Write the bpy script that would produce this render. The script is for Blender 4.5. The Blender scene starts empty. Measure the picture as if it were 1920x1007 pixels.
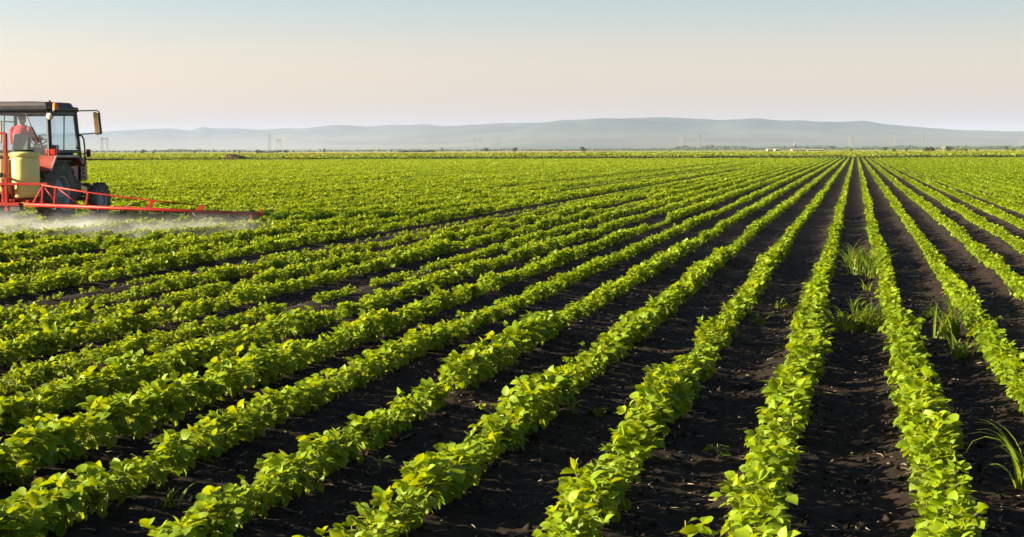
import bpy, bmesh, math, random
import numpy as np
from mathutils import Vector, Matrix, Euler

R = math.radians
S = bpy.context.scene
COL = S.collection

# ------------------------------------------------------------------ camera
CAM_H = 1.54
YAW, PITCH, ROLL = R(12.1), R(4.232), R(-0.18)
FOC = 3000.0                                   # in pixels of a 1920 wide picture
cam_d = bpy.data.cameras.new('camera')
cam = bpy.data.objects.new('camera', cam_d); COL.objects.link(cam)
cam_d.sensor_width = 36.0
cam_d.lens = FOC / 1920 * 36.0
cam_d.clip_start = 0.05; cam_d.clip_end = 40000
CROT = Matrix.Rotation(YAW, 3, 'Z') @ Matrix.Rotation(R(90) - PITCH, 3, 'X') @ Matrix.Rotation(ROLL, 3, 'Z')
cam.matrix_world = Matrix.Translation((0, 0, CAM_H)) @ CROT.to_4x4()
S.camera = cam

# ------------------------------------------------------------------ light
SUN_EL, SUN_AZ = 17.0, 106.0                   # azimuth measured from +Y towards -X (to the left of the rows)
sdir = Vector((-math.sin(R(SUN_AZ)) * math.cos(R(SUN_EL)), math.cos(R(SUN_AZ)) * math.cos(R(SUN_EL)), math.sin(R(SUN_EL))))
sun_d = bpy.data.lights.new('sun', 'SUN'); sun = bpy.data.objects.new('sun', sun_d); COL.objects.link(sun)
sun_d.energy = 5.0; sun_d.angle = R(0.6); sun_d.color = (1.0, 0.81, 0.52)
sun.rotation_euler = (-sdir).to_track_quat('-Z', 'Y').to_euler()
sun.location = (-60, -20, 60)

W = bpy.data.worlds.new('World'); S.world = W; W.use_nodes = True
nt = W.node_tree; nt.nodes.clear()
wout = nt.nodes.new('ShaderNodeOutputWorld'); bg = nt.nodes.new('ShaderNodeBackground')
sky = nt.nodes.new('ShaderNodeTexSky'); sky.sky_type = 'NISHITA'; sky.sun_disc = False
sky.sun_elevation = R(SUN_EL); sky.sun_rotation = R(-SUN_AZ)
sky.air_density = 1.0; sky.dust_density = 1.5; sky.ozone_density = 1.5
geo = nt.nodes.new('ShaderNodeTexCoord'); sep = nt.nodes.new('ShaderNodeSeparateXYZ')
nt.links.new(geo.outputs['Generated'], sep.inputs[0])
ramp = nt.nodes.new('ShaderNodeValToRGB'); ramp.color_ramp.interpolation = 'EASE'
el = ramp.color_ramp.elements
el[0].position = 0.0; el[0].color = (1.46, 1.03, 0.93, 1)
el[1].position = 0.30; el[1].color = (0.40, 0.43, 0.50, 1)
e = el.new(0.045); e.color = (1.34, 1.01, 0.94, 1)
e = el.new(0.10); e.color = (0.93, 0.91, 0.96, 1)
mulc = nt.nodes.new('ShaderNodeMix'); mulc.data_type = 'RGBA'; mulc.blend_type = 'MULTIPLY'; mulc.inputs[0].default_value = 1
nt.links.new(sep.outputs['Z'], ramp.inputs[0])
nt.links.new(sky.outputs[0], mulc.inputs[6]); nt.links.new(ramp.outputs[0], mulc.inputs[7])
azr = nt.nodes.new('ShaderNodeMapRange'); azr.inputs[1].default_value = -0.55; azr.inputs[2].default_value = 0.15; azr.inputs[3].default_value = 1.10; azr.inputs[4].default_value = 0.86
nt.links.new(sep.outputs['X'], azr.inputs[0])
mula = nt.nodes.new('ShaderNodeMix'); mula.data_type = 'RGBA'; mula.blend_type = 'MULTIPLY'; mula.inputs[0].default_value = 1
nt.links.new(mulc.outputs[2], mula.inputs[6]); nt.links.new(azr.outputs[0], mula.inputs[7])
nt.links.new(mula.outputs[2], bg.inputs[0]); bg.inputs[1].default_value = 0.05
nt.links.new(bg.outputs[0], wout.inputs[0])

S.view_settings.view_transform = 'Standard'; S.view_settings.look = 'None'
S.view_settings.exposure = 2.0; S.view_settings.gamma = 1.0; S.view_settings.use_curve_mapping = False
S.render.engine = 'CYCLES'
S.cycles.volume_bounces = 1; S.cycles.max_bounces = 8; S.cycles.transparent_max_bounces = 12
S.cycles.use_denoising = True

# ------------------------------------------------------------------ helpers
def tag(o, label=None, cat=None, group=None, kind=None):
    if label: o['label'] = label
    if cat: o['category'] = cat
    if group: o['group'] = group
    if kind: o['kind'] = kind
    return o

def empty(name, loc=(0, 0, 0), rz=0.0):
    o = bpy.data.objects.new(name, None); COL.objects.link(o)
    o.location = loc; o.rotation_euler = (0, 0, rz); o.empty_display_size = 0.2
    return o

def link(name, me, mat, parent=None, loc=None):
    o = bpy.data.objects.new(name, me); COL.objects.link(o)
    if mat is not None and len(me.materials) == 0: me.materials.append(mat)
    if parent is not None: o.parent = parent
    if loc is not None: o.location = loc
    return o

def copy_thing(o, parent=None):
    c = o.copy(); COL.objects.link(c)
    if parent is not None: c.parent = parent
    for ch in list(o.children): copy_thing(ch, c)
    return c

def ray(px, py):
    return (CROT @ Vector(((px - 960) / FOC, -(py - 503.5) / FOC, -1.0)))

def on_z(px, py, z=0.0):                      # where a sight line meets a height
    d = ray(px, py); t = (z - CAM_H) / d.z
    return Vector((d.x * t, d.y * t, z))

def at_y(px, py, y):
    d = ray(px, py); t = y / d.y
    return Vector((d.x * t, y, CAM_H + d.z * t))

def at_x(px, py, x):
    d = ray(px, py); t = x / d.x
    return Vector((x, d.y * t, CAM_H + d.z * t))

def at_depth(px, py, z):                      # z metres in front of the camera
    d = ray(px, py)
    return Vector((d.x * z, d.y * z, CAM_H + d.z * z))

def h2(ix, iy, seed):
    n = (ix.astype(np.int64) * 374761393 + iy.astype(np.int64) * 668265263 + seed * 982451653) & 0x7fffffff
    n = ((n ^ (n >> 13)) * 1274126177) & 0x7fffffff
    n = (n ^ (n >> 16)) & 0x7fffffff
    return (n % 65536) / 65535.0

def vnoise(x, y, seed=0):
    x = np.asarray(x, float); y = np.asarray(y, float)
    ix = np.floor(x); iy = np.floor(y); fx = x - ix; fy = y - iy
    fx = fx * fx * (3 - 2 * fx); fy = fy * fy * (3 - 2 * fy)
    a = h2(ix, iy, seed); b = h2(ix + 1, iy, seed); c = h2(ix, iy + 1, seed); d = h2(ix + 1, iy + 1, seed)
    return (a * (1 - fx) + b * fx) * (1 - fy) + (c * (1 - fx) + d * fx) * fy

def mesh_np(name, verts, loops, starts, smooth=True, tint=None):
    me = bpy.data.meshes.new(name)
    nv, nl, npoly = len(verts), len(loops), len(starts)
    me.vertices.add(nv); me.vertices.foreach_set('co', np.ascontiguousarray(verts, dtype=np.float32).ravel())
    me.loops.add(nl); me.loops.foreach_set('vertex_index', np.ascontiguousarray(loops, dtype=np.int32))
    me.polygons.add(npoly); me.polygons.foreach_set('loop_start', np.ascontiguousarray(starts, dtype=np.int32))
    if smooth: me.polygons.foreach_set('use_smooth', np.ones(npoly, dtype=bool))
    if tint is not None:
        a = me.attributes.new('tint', 'FLOAT', 'POINT'); a.data.foreach_set('value', np.ascontiguousarray(tint, dtype=np.float32))
    me.update(calc_edges=True)
    return me

class Acc:                                     # gathers copies of a small template into one mesh
    def __init__(s): s.v = []; s.l = []; s.st = []; s.t = []; s.nv = 0; s.nl = 0
    def add(s, V, tmpl, tint):                 # V (N, m, 3)
        N, m, _ = V.shape
        if N == 0: return
        lp, st, ln = tmpl
        s.v.append(V.reshape(-1, 3).astype(np.float32))
        s.l.append((lp[None, :] + (np.arange(N) * m)[:, None] + s.nv).ravel().astype(np.int32))
        s.st.append((st[None, :] + (np.arange(N) * ln)[:, None] + s.nl).ravel().astype(np.int32))
        s.t.append(np.repeat(tint, m).astype(np.float32))
        s.nv += N * m; s.nl += N * ln
    def build(s, name):
        return mesh_np(name, np.concatenate(s.v), np.concatenate(s.l), np.concatenate(s.st), True, np.concatenate(s.t))

def tmpl(faces):
    lp = np.array([i for f in faces for i in f]); ls = [len(f) for f in faces]
    st = np.concatenate([[0], np.cumsum(ls)[:-1]])
    return lp, st, len(lp)

class MB:
    """plain mesh builder: boxes, tubes, lathes, prisms joined into one mesh"""
    def __init__(s): s.v = []; s.f = []; s.sm = []
    def _add(s, vs, fs, smooth=False):
        b = len(s.v); s.v += [Vector(v) for v in vs]
        for f in fs: s.f.append([i + b for i in f]); s.sm.append(smooth)
        return s
    def box(s, c, size, rot=(0, 0, 0), taper=(1, 1)):
        M = Euler(rot).to_matrix(); c = Vector(c); hx, hy, hz = size[0] / 2, size[1] / 2, size[2] / 2
        vs = []
        for z in (-1, 1):
            tx, ty = (taper if z > 0 else (1, 1))
            for x, y in ((-1, -1), (1, -1), (1, 1), (-1, 1)): vs.append(c + M @ Vector((x * hx * tx, y * hy * ty, z * hz)))
        return s._add(vs, [(3, 2, 1, 0), (4, 5, 6, 7), (0, 1, 5, 4), (1, 2, 6, 5), (2, 3, 7, 6), (3, 0, 4, 7)])
    def bar(s, a, b, w, h=None, up=(0, 0, 1)):
        a = Vector(a); b = Vector(b); h = h or w; d = (b - a).normalized(); u = Vector(up)
        x = d.cross(u)
        if x.length < 1e-4: x = d.cross(Vector((1, 0, 0)))
        x.normalize(); y = x.cross(d)
        vs = []
        for p in (a, b):
            for i, j in ((-1, -1), (1, -1), (1, 1), (-1, 1)): vs.append(p + x * (i * w / 2) + y * (j * h / 2))
        return s._add(vs, [(0, 1, 2, 3), (7, 6, 5, 4), (1, 0, 4, 5), (2, 1, 5, 6), (3, 2, 6, 7), (0, 3, 7, 4)])
    def tube(s, pts, r, n=10, caps=True):
        pts = [Vector(p) for p in pts]; rs = r if isinstance(r, (list, tuple)) else [r] * len(pts)
        vs = []; fs = []; prev = None
        for i, p in enumerate(pts):
            d = (pts[min(i + 1, len(pts) - 1)] - pts[max(i - 1, 0)]).normalized()
            if prev is None:
                x = d.cross(Vector((0, 0, 1)))
                if x.length < 1e-3: x = Vector((1, 0, 0))
            else: x = prev - d * prev.dot(d)
            x.normalize(); prev = x; y = d.cross(x)
            for k in range(n):
                a = 2 * math.pi * k / n; vs.append(p + x * math.cos(a) * rs[i] + y * math.sin(a) * rs[i])
        for i in range(len(pts) - 1):
            for k in range(n):
                k2 = (k + 1) % n; fs.append((i * n + k, i * n + k2, (i + 1) * n + k2, (i + 1) * n + k))
        s._add(vs, fs, True)
        if caps:
            b = len(s.v) - len(vs)
            s.f.append([b + k for k in range(n)][::-1]); s.sm.append(False)
            s.f.append([b + (len(pts) - 1) * n + k for k in range(n)]); s.sm.append(False)
        return s
    def lathe(s, prof, c, axis='Z', n=32, closed=False):   # prof: (radius, along axis)
        c = Vector(c); vs = []; fs = []; m = len(prof)
        for k in range(n):
            a = 2 * math.pi * k / n; ca, sa = math.cos(a), math.sin(a)
            for r, h in prof:
                if axis == 'Z': vs.append(c + Vector((r * ca, r * sa, h)))
                elif axis == 'X': vs.append(c + Vector((h, r * ca, r * sa)))
                else: vs.append(c + Vector((r * sa, h, r * ca)))
        for k in range(n):
            k2 = (k + 1) % n
            for i in range(m if closed else m - 1):
                i2 = (i + 1) % m; fs.append((k * m + i, k2 * m + i, k2 * m + i2, k * m + i2))
        return s._add(vs, fs, True)
    def prism(s, poly, axis, a, b):            # polygon in the two other axes, from a to b
        def P(u, v, w): return {'X': (w, u, v), 'Y': (u, w, v), 'Z': (u, v, w)}[axis]
        n = len(poly); vs = [P(u, v, a) for u, v in poly] + [P(u, v, b) for u, v in poly]
        fs = [list(range(n))[::-1], [n + i for i in range(n)]] + [(i, (i + 1) % n, n + (i + 1) % n, n + i) for i in range(n)]
        return s._add(vs, fs)
    def ball(s, c, rad, n=14, m=9):
        rad = Vector(rad if isinstance(rad, (tuple, list)) else (rad,) * 3); c = Vector(c); vs = []; fs = []
        vs.append(c + Vector((0, 0, -rad.z)))
        for j in range(1, m):
            t = -math.pi / 2 + math.pi * j / m
            for k in range(n):
                a = 2 * math.pi * k / n
                vs.append(c + Vector((rad.x * math.cos(t) * math.cos(a), rad.y * math.cos(t) * math.sin(a), rad.z * math.sin(t))))
        vs.append(c + Vector((0, 0, rad.z))); top = len(vs) - 1
        for k in range(n):
            k2 = (k + 1) % n
            fs.append((0, 1 + k2, 1 + k))
            for j in range(m - 2): fs.append((1 + j * n + k, 1 + j * n + k2, 1 + (j + 1) * n + k2, 1 + (j + 1) * n + k))
            fs.append((1 + (m - 2) * n + k, 1 + (m - 2) * n + k2, top))
        return s._add(vs, fs, True)
    def mesh(s, name):
        me = bpy.data.meshes.new(name); me.from_pydata([tuple(v) for v in s.v], [], s.f)
        me.polygons.foreach_set('use_smooth', s.sm); me.update()
        bm = bmesh.new(); bm.from_mesh(me); bmesh.ops.recalc_face_normals(bm, faces=bm.faces); bm.to_mesh(me); bm.free()
        return me
    def build(s, name, mat, parent=None, bevel=0.0, loc=None):
        o = link(name, s.mesh(name), mat, parent, loc)
        if bevel:
            b = o.modifiers.new('bevel', 'BEVEL'); b.width = bevel; b.segments = 2; b.limit_method = 'ANGLE'; b.angle_limit = R(40)
        return o

# ------------------------------------------------------------------ materials
def mat(name):
    m = bpy.data.materials.new(name); m.use_nodes = True
    n = m.node_tree; p = n.nodes['Principled BSDF']
    return m, n, p

def N(n, t, **kw):
    x = n.nodes.new(t)
    for k, v in kw.items(): setattr(x, k, v)
    return x

def paint(name, c, rough=0.5, metal=0.0, dirt=0.25, dirtcol=(0.16, 0.12, 0.08), scale=6.0, spec=0.5):
    m, n, p = mat(name)
    tc = N(n, 'ShaderNodeTexCoord'); no = N(n, 'ShaderNodeTexNoise'); no.inputs['Scale'].default_value = scale; no.inputs['Detail'].default_value = 8
    no.inputs['Roughness'].default_value = 0.65
    n.links.new(tc.outputs['Object'], no.inputs['Vector'])
    r = N(n, 'ShaderNodeValToRGB'); r.color_ramp.elements[0].position = 0.42; r.color_ramp.elements[1].position = 0.75
    r.color_ramp.elements[0].color = (0, 0, 0, 1); r.color_ramp.elements[1].color = (dirt, dirt, dirt, 1)
    n.links.new(no.outputs[0], r.inputs[0])
    mx = N(n, 'ShaderNodeMix', data_type='RGBA'); mx.inputs[6].default_value = (*c, 1); mx.inputs[7].default_value = (*dirtcol, 1)
    n.links.new(r.outputs[0], mx.inputs[0]); n.links.new(mx.outputs[2], p.inputs['Base Color'])
    ma = N(n, 'ShaderNodeMath', operation='MULTIPLY_ADD'); ma.inputs[1].default_value = 0.35; ma.inputs[2].default_value = rough
    n.links.new(r.outputs[0], ma.inputs[0]); n.links.new(ma.outputs[0], p.inputs['Roughness'])
    p.inputs['Metallic'].default_value = metal; p.inputs['Specular IOR Level'].default_value = spec
    return m

def leafmat(name, dark, light, trans, tw=0.42, rough=0.42, spec=0.35):
    m, n, p = mat(name)
    at = N(n, 'ShaderNodeAttribute'); at.attribute_name = 'tint'
    mx = N(n, 'ShaderNodeMix', data_type='RGBA'); mx.inputs[6].default_value = (*dark, 1); mx.inputs[7].default_value = (*light, 1)
    n.links.new(at.outputs['Fac'], mx.inputs[0])
    ge = N(n, 'ShaderNodeNewGeometry')
    bk = N(n, 'ShaderNodeMix', data_type='RGBA'); n.links.new(ge.outputs['Backfacing'], bk.inputs[0])
    sc = N(n, 'ShaderNodeMix', data_type='RGBA'); sc.blend_type = 'ADD'; sc.inputs[0].default_value = 1; sc.inputs[7].default_value = (0.02, 0.025, 0.012, 1)
    n.links.new(mx.outputs[2], sc.inputs[6]); n.links.new(mx.outputs[2], bk.inputs[6]); n.links.new(sc.outputs[2], bk.inputs[7])
    n.links.new(bk.outputs[2], p.inputs['Base Color'])
    p.inputs['Roughness'].default_value = rough; p.inputs['Specular IOR Level'].default_value = spec
    tr = N(n, 'ShaderNodeBsdfTranslucent')
    tm = N(n, 'ShaderNodeMix', data_type='RGBA'); tm.inputs[6].default_value = (trans[0] * .7, trans[1] * .75, trans[2], 1); tm.inputs[7].default_value = (*trans, 1)
    n.links.new(at.outputs['Fac'], tm.inputs[0]); n.links.new(tm.outputs[2], tr.inputs[0])
    ms = N(n, 'ShaderNodeMixShader'); ms.inputs[0].default_value = tw
    n.links.new(p.outputs[0], ms.inputs[1]); n.links.new(tr.outputs[0], ms.inputs[2])
    n.links.new(ms.outputs[0], n.nodes['Material Output'].inputs[0])
    return m

M = {}
M['soy'] = leafmat('soy_leaf', (0.036, 0.110, 0.003), (0.247, 0.362, 0.004), (0.48, 0.55, 0.003), 0.37, 0.48, 0.22)
M['stem'] = paint('soy_stem', (0.22, 0.24, 0.07), 0.6, dirt=0.6, dirtcol=(0.20, 0.13, 0.06), scale=20)
M['weed'] = leafmat('grass_blade', (0.030, 0.095, 0.010), (0.17, 0.25, 0.02), (0.36, 0.42, 0.02), 0.4, 0.4)
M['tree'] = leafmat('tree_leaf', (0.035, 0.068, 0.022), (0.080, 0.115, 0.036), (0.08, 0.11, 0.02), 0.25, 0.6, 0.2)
M['bush'] = leafmat('bush_leaf', (0.12, 0.17, 0.014), (0.29, 0.34, 0.028), (0.44, 0.47, 0.020), 0.3, 0.6, 0.2)
M['bark'] = paint('bark', (0.09, 0.07, 0.05), 0.85, dirt=0.5, scale=3)
M['straw'] = leafmat('straw', (0.16, 0.12, 0.075), (0.42, 0.35, 0.25), (0.2, 0.16, 0.1), 0.1, 0.7)
M['red'] = paint('sprayer_red', (0.33, 0.006, 0.005), 0.45, dirt=0.25, scale=5, spec=0.25)
M['tractor_red'] = paint('tractor_red', (0.30, 0.040, 0.030), 0.45, dirt=0.5, dirtcol=(0.36, 0.20, 0.15), scale=4)
M['tractor_faded'] = paint('tractor_faded', (0.48, 0.20, 0.18), 0.55, dirt=0.5, dirtcol=(0.40, 0.30, 0.26), scale=5)
M['navy'] = paint('cab_navy', (0.012, 0.017, 0.026), 0.35, dirt=0.3, dirtcol=(0.06, 0.055, 0.05), scale=5)
M['roof'] = paint('cab_roof', (0.045, 0.045, 0.060), 0.55, dirt=0.7, dirtcol=(0.10, 0.07, 0.07), scale=4)
M['rubber'] = paint('tyre_rubber', (0.085, 0.083, 0.080), 0.85, dirt=0.9, dirtcol=(0.26, 0.235, 0.20), scale=4)
M['rim'] = paint('rim_steel', (0.42, 0.47, 0.52), 0.5, 0.2, dirt=0.7, dirtcol=(0.14, 0.10, 0.07), scale=8)
M['black'] = paint('black_plastic', (0.014, 0.014, 0.016), 0.5, dirt=0.3, dirtcol=(0.06, 0.055, 0.05))
M['steel'] = paint('grimy_steel', (0.06, 0.058, 0.055), 0.6, 0.4, dirt=0.6, dirtcol=(0.12, 0.08, 0.05), scale=9)
M['alu'] = paint('bare_edge', (0.50, 0.46, 0.46), 0.5, 0.2, dirt=0.4)
M['amber'] = paint('amber_lens', (0.85, 0.22, 0.01), 0.2, dirt=0.2)
M['lens'] = paint('lamp_lens', (0.75, 0.70, 0.58), 0.15, dirt=0.2)
M['redlens'] = paint('tail_lens', (0.50, 0.02, 0.015), 0.25, dirt=0.2)
M['mirror'] = paint('mirror_face', (0.86, 0.62, 0.28), 0.35, 0.35, dirt=0.25, dirtcol=(0.5, 0.4, 0.2))
M['shirt'] = paint('shirt_cloth', (0.66, 0.055, 0.065), 0.85, dirt=0.2, dirtcol=(0.5, 0.16, 0.18), spec=0.2)
M['trouser'] = paint('trouser_cloth', (0.05, 0.07, 0.12), 0.9, spec=0.1)
M['skin'] = paint('skin', (0.50, 0.30, 0.21), 0.55, dirt=0.1, spec=0.3)
M['hair'] = paint('hair', (0.12, 0.10, 0.09), 0.7, spec=0.2)
M['seat'] = paint('seat_vinyl', (0.16, 0.17, 0.18), 0.6, dirt=0.2)
M['white'] = paint('white_wall', (0.80, 0.79, 0.75), 0.7, dirt=0.25, dirtcol=(0.5, 0.46, 0.4), scale=1)
M['pale'] = paint('pale_wall', (0.30, 0.27, 0.22), 0.8, dirt=0.3, scale=1)
M['tile'] = paint('roof_tile', (0.36, 0.30, 0.26), 0.8, dirt=0.4, scale=1)
M['dark'] = paint('dark_pane', (0.03, 0.035, 0.04), 0.2, dirt=0.1)
M['pylon'] = paint('pylon_steel', (0.22, 0.23, 0.24), 0.6, 0.2, dirt=0.3, scale=1)
M['wood'] = paint('stake_wood', (0.45, 0.36, 0.22), 0.8, dirt=0.3, scale=8)
M['dung'] = paint('mound_soil', (0.055, 0.036, 0.028), 0.95, dirt=0.9, dirtcol=(0.10, 0.062, 0.045), scale=1.5, spec=0.1)

def tankmat():
    m, n, p = mat('tank_plastic')
    tc = N(n, 'ShaderNodeTexCoord'); mp = N(n, 'ShaderNodeMapping'); mp.inputs['Scale'].default_value = (14, 14, 1.2)
    no = N(n, 'ShaderNodeTexNoise'); no.inputs['Scale'].default_value = 1; no.inputs['Detail'].default_value = 6
    n.links.new(tc.outputs['Object'], mp.inputs[0]); n.links.new(mp.outputs[0], no.inputs['Vector'])
    r = N(n, 'ShaderNodeValToRGB'); r.color_ramp.elements[0].position = 0.35; r.color_ramp.elements[1].position = 0.75
    r.color_ramp.elements[0].color = (0.80, 0.72, 0.20, 1); r.color_ramp.elements[1].color = (0.72, 0.68, 0.34, 1)
    n.links.new(no.outputs[0], r.inputs[0]); n.links.new(r.outputs[0], p.inputs['Base Color'])
    p.inputs['Roughness'].default_value = 0.4
    return m
M['tank'] = tankmat()

def glassmat():
    m, n, p = mat('cab_glass')
    tr = N(n, 'ShaderNodeBsdfTransparent'); tr.inputs[0].default_value = (0.90, 0.95, 0.97, 1)
    gl = N(n, 'ShaderNodeBsdfGlossy'); gl.inputs['Roughness'].default_value = 0.03; gl.inputs[0].default_value = (0.85, 0.92, 1, 1)
    lw = N(n, 'ShaderNodeLayerWeight'); pw = N(n, 'ShaderNodeMath', operation='POWER'); pw.inputs[1].default_value = 4.0; n.links.new(lw.outputs['Facing'], pw.inputs[0])
    fr = N(n, 'ShaderNodeMath', operation='MULTIPLY_ADD'); fr.inputs[1].default_value = .5; fr.inputs[2].default_value = .03; n.links.new(pw.outputs[0], fr.inputs[0])
    ms = N(n, 'ShaderNodeMixShader'); n.links.new(fr.outputs[0], ms.inputs[0]); n.links.new(tr.outputs[0], ms.inputs[1]); n.links.new(gl.outputs[0], ms.inputs[2])
    df = N(n, 'ShaderNodeBsdfDiffuse'); df.inputs[0].default_value = (0.6, 0.6, 0.6, 1)
    m2 = N(n, 'ShaderNodeMixShader'); m2.inputs[0].default_value = 0.035                       # dust on the pane
    n.links.new(ms.outputs[0], m2.inputs[1]); n.links.new(df.outputs[0], m2.inputs[2])
    n.links.new(m2.outputs[0], n.nodes['Material Output'].inputs[0])
    return m
M['glass'] = glassmat()

def soilmat():
    m, n, p = mat('black_soil')
    tc = N(n, 'ShaderNodeTexCoord')
    a = N(n, 'ShaderNodeTexNoise'); a.inputs['Scale'].default_value = 3.0; a.inputs['Detail'].default_value = 10; a.inputs['Roughness'].default_value = 0.7
    b = N(n, 'ShaderNodeTexNoise'); b.inputs['Scale'].default_value = 60.0; b.inputs['Detail'].default_value = 8; b.inputs['Roughness'].default_value = 0.75
    for t in (a, b): n.links.new(tc.outputs['Object'], t.inputs['Vector'])
    r = N(n, 'ShaderNodeValToRGB'); r.color_ramp.elements[0].position = 0.3; r.color_ramp.elements[1].position = 0.75
    r.color_ramp.elements[0].color = (0.014, 0.010, 0.008, 1); r.color_ramp.elements[1].color = (0.042, 0.029, 0.022, 1)
    n.links.new(a.outputs[0], r.inputs[0])
    r2 = N(n, 'ShaderNodeValToRGB'); r2.color_ramp.elements[0].position = 0.66; r2.color_ramp.elements[1].position = 0.74
    n.links.new(b.outputs[0], r2.inputs[0])
    mx = N(n, 'ShaderNodeMix', data_type='RGBA'); mx.inputs[7].default_value = (0.10, 0.077, 0.058, 1)
    n.links.new(r2.outputs[0], mx.inputs[0]); n.links.new(r.outputs[0], mx.inputs[6]); n.links.new(mx.outputs[2], p.inputs['Base Color'])
    bu = N(n, 'ShaderNodeBump'); bu.inputs['Strength'].default_value = 0.9; bu.inputs['Distance'].default_value = 0.02
    n.links.new(b.outputs[0], bu.inputs['Height']); n.links.new(bu.outputs[0], p.inputs['Normal'])
    p.inputs['Roughness'].default_value = 0.9; p.inputs['Specular IOR Level'].default_value = 0.2
    return m
M['soil'] = soilmat()

def fieldmat(name, c1, c2, scale, c3=None, stretch=(1, 1, 1)):
    m, n, p = mat(name)
    tc = N(n, 'ShaderNodeTexCoord'); mp = N(n, 'ShaderNodeMapping'); mp.inputs['Scale'].default_value = stretch
    a = N(n, 'ShaderNodeTexNoise'); a.inputs['Scale'].default_value = scale; a.inputs['Detail'].default_value = 8; a.inputs['Roughness'].default_value = 0.7
    n.links.new(tc.outputs['Object'], mp.inputs[0]); n.links.new(mp.outputs[0], a.inputs['Vector'])
    r = N(n, 'ShaderNodeValToRGB'); r.color_ramp.elements[0].position = 0.35; r.color_ramp.elements[1].position = 0.68
    r.color_ramp.elements[0].color = (*c1, 1); r.color_ramp.elements[1].color = (*c2, 1)
    n.links.new(a.outputs[0], r.inputs[0]); n.links.new(r.outputs[0], p.inputs['Base Color'])
    p.inputs['Roughness'].default_value = 0.95; p.inputs['Specular IOR Level'].default_value = 0.1
    return m
M['farfield'] = fieldmat('far_green_field', (0.22, 0.27, 0.022), (0.34, 0.38, 0.045), 0.02, stretch=(0.4, 1, 1))
M['wheat'] = fieldmat('ripe_wheat', (0.40, 0.29, 0.14), (0.50, 0.38, 0.19), 0.02)
M['plain'] = fieldmat('far_plain', (0.20, 0.20, 0.09), (0.34, 0.30, 0.17), 0.004)
M['hill'] = fieldmat('hill_ground', (0.030, 0.050, 0.045), (0.09, 0.11, 0.08), 0.0022, stretch=(1, 0.5, 2))

# ------------------------------------------------------------------ ground
SP = 0.70                                       # row spacing
FIELD_Z = 262.0                                 # depth at which the soybeans stop

def axis_lines(segs):
    out = []
    for a, b, st in segs: out.append(np.arange(a, b, st))
    return np.unique(np.round(np.concatenate(out), 4))

def soil_z(x, y):
    ph = (x - 0.35) / SP
    z = 0.022 * np.cos(2 * np.pi * ph)
    near = np.clip(1.6 - y / 40, 0, 1)
    z = z + near * (0.020 * (vnoise(x * 4, y * 4, 3) - .5) + 0.009 * (vnoise(x * 11, y * 11, 4) - .5) + 0.013 * (vnoise(x * 24, y * 24, 5) - .5) + 0.016 * (vnoise(x * 47, y * 47, 6) - .5))
    far = np.clip((np.hypot(x, y) - 60) / 100, 0, 1)
    return z * (1 - far)

def build_ground():
    xs = axis_lines([(-14000, -1500, 900), (-1500, -220, 80), (-220, -26, 6), (-26, -9, 0.12), (-9, -5, 0.05), (-5, 2.6, 0.022), (2.6, 5, 0.06), (5, 20, 0.25), (20, 120, 6), (120, 1200, 90), (1200, 14001, 800)])
    ys = axis_lines([(-400, -20, 40), (-20, 2, 1.5), (2, 4, 0.1), (4, 13, 0.024), (13, 22, 0.06), (22, 60, 0.25), (60, 300, 4), (300, 2000, 80), (2000, 20001, 1000)])
    X, Y = np.meshgrid(xs, ys); Z = soil_z(X, Y)
    v = np.stack([X, Y, Z], -1).reshape(-1, 3); nx, ny = len(xs), len(ys)
    i = (np.arange(ny - 1)[:, None] * nx + np.arange(nx - 1)[None, :]).ravel()
    q = np.stack([i, i + 1, i + nx + 1, i + nx], -1)
    me = mesh_np('ground', v, q.ravel(), np.arange(len(q)) * 4)
    return tag(link('ground', me, M['soil']), 'dark bare soil of the whole plain under the crop rows', 'ground', kind='structure')
build_ground()

def quad_sheet(name, corners, z, m, label, cat):
    """a subdivided field sheet lying a little above the plain; corners as (depth, lateral) pairs from the viewpoint"""
    fx, fy = -math.sin(YAW), math.cos(YAW); rx, ry = math.cos(YAW), math.sin(YAW)
    P = [np.array((d * fx + l * rx, d * fy + l * ry)) for d, l in corners]
    n = 24; vs = []; fs = []
    for j in range(n + 1):
        for i in range(n + 1):
            a, b = i / n, j / n
            p = (P[0] * (1 - a) + P[1] * a) * (1 - b) + (P[3] * (1 - a) + P[2] * a) * b
            vs.append((p[0], p[1], z))
    for j in range(n):
        for i in range(n): k = j * (n + 1) + i; fs.append((k, k + 1, k + n + 2, k + n + 1))
    me = bpy.data.meshes.new(name); me.from_pydata(vs, [], fs); me.update()
    return tag(link(name, me, m), label, cat, kind='structure')
quad_sheet('plain', [(900, -2500), (900, 2500), (7000, 6000), (7000, -6000)], 0.15, M['plain'], 'flat pale farmland stretching to the foot of the hills', 'plain')
quad_sheet('far_field', [(FIELD_Z + 3, -420), (FIELD_Z + 3, 420), (1500, 1400), (1500, -1400)], 0.30, M['farfield'], 'duller green field beyond the soybean headland', 'field')
quad_sheet('wheat_field', [(640, -110), (800, 30), (1290, 90), (930, -160)], 0.45, M['wheat'], 'thin pale tan strip of ripe grain below the horizon', 'field')

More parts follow.
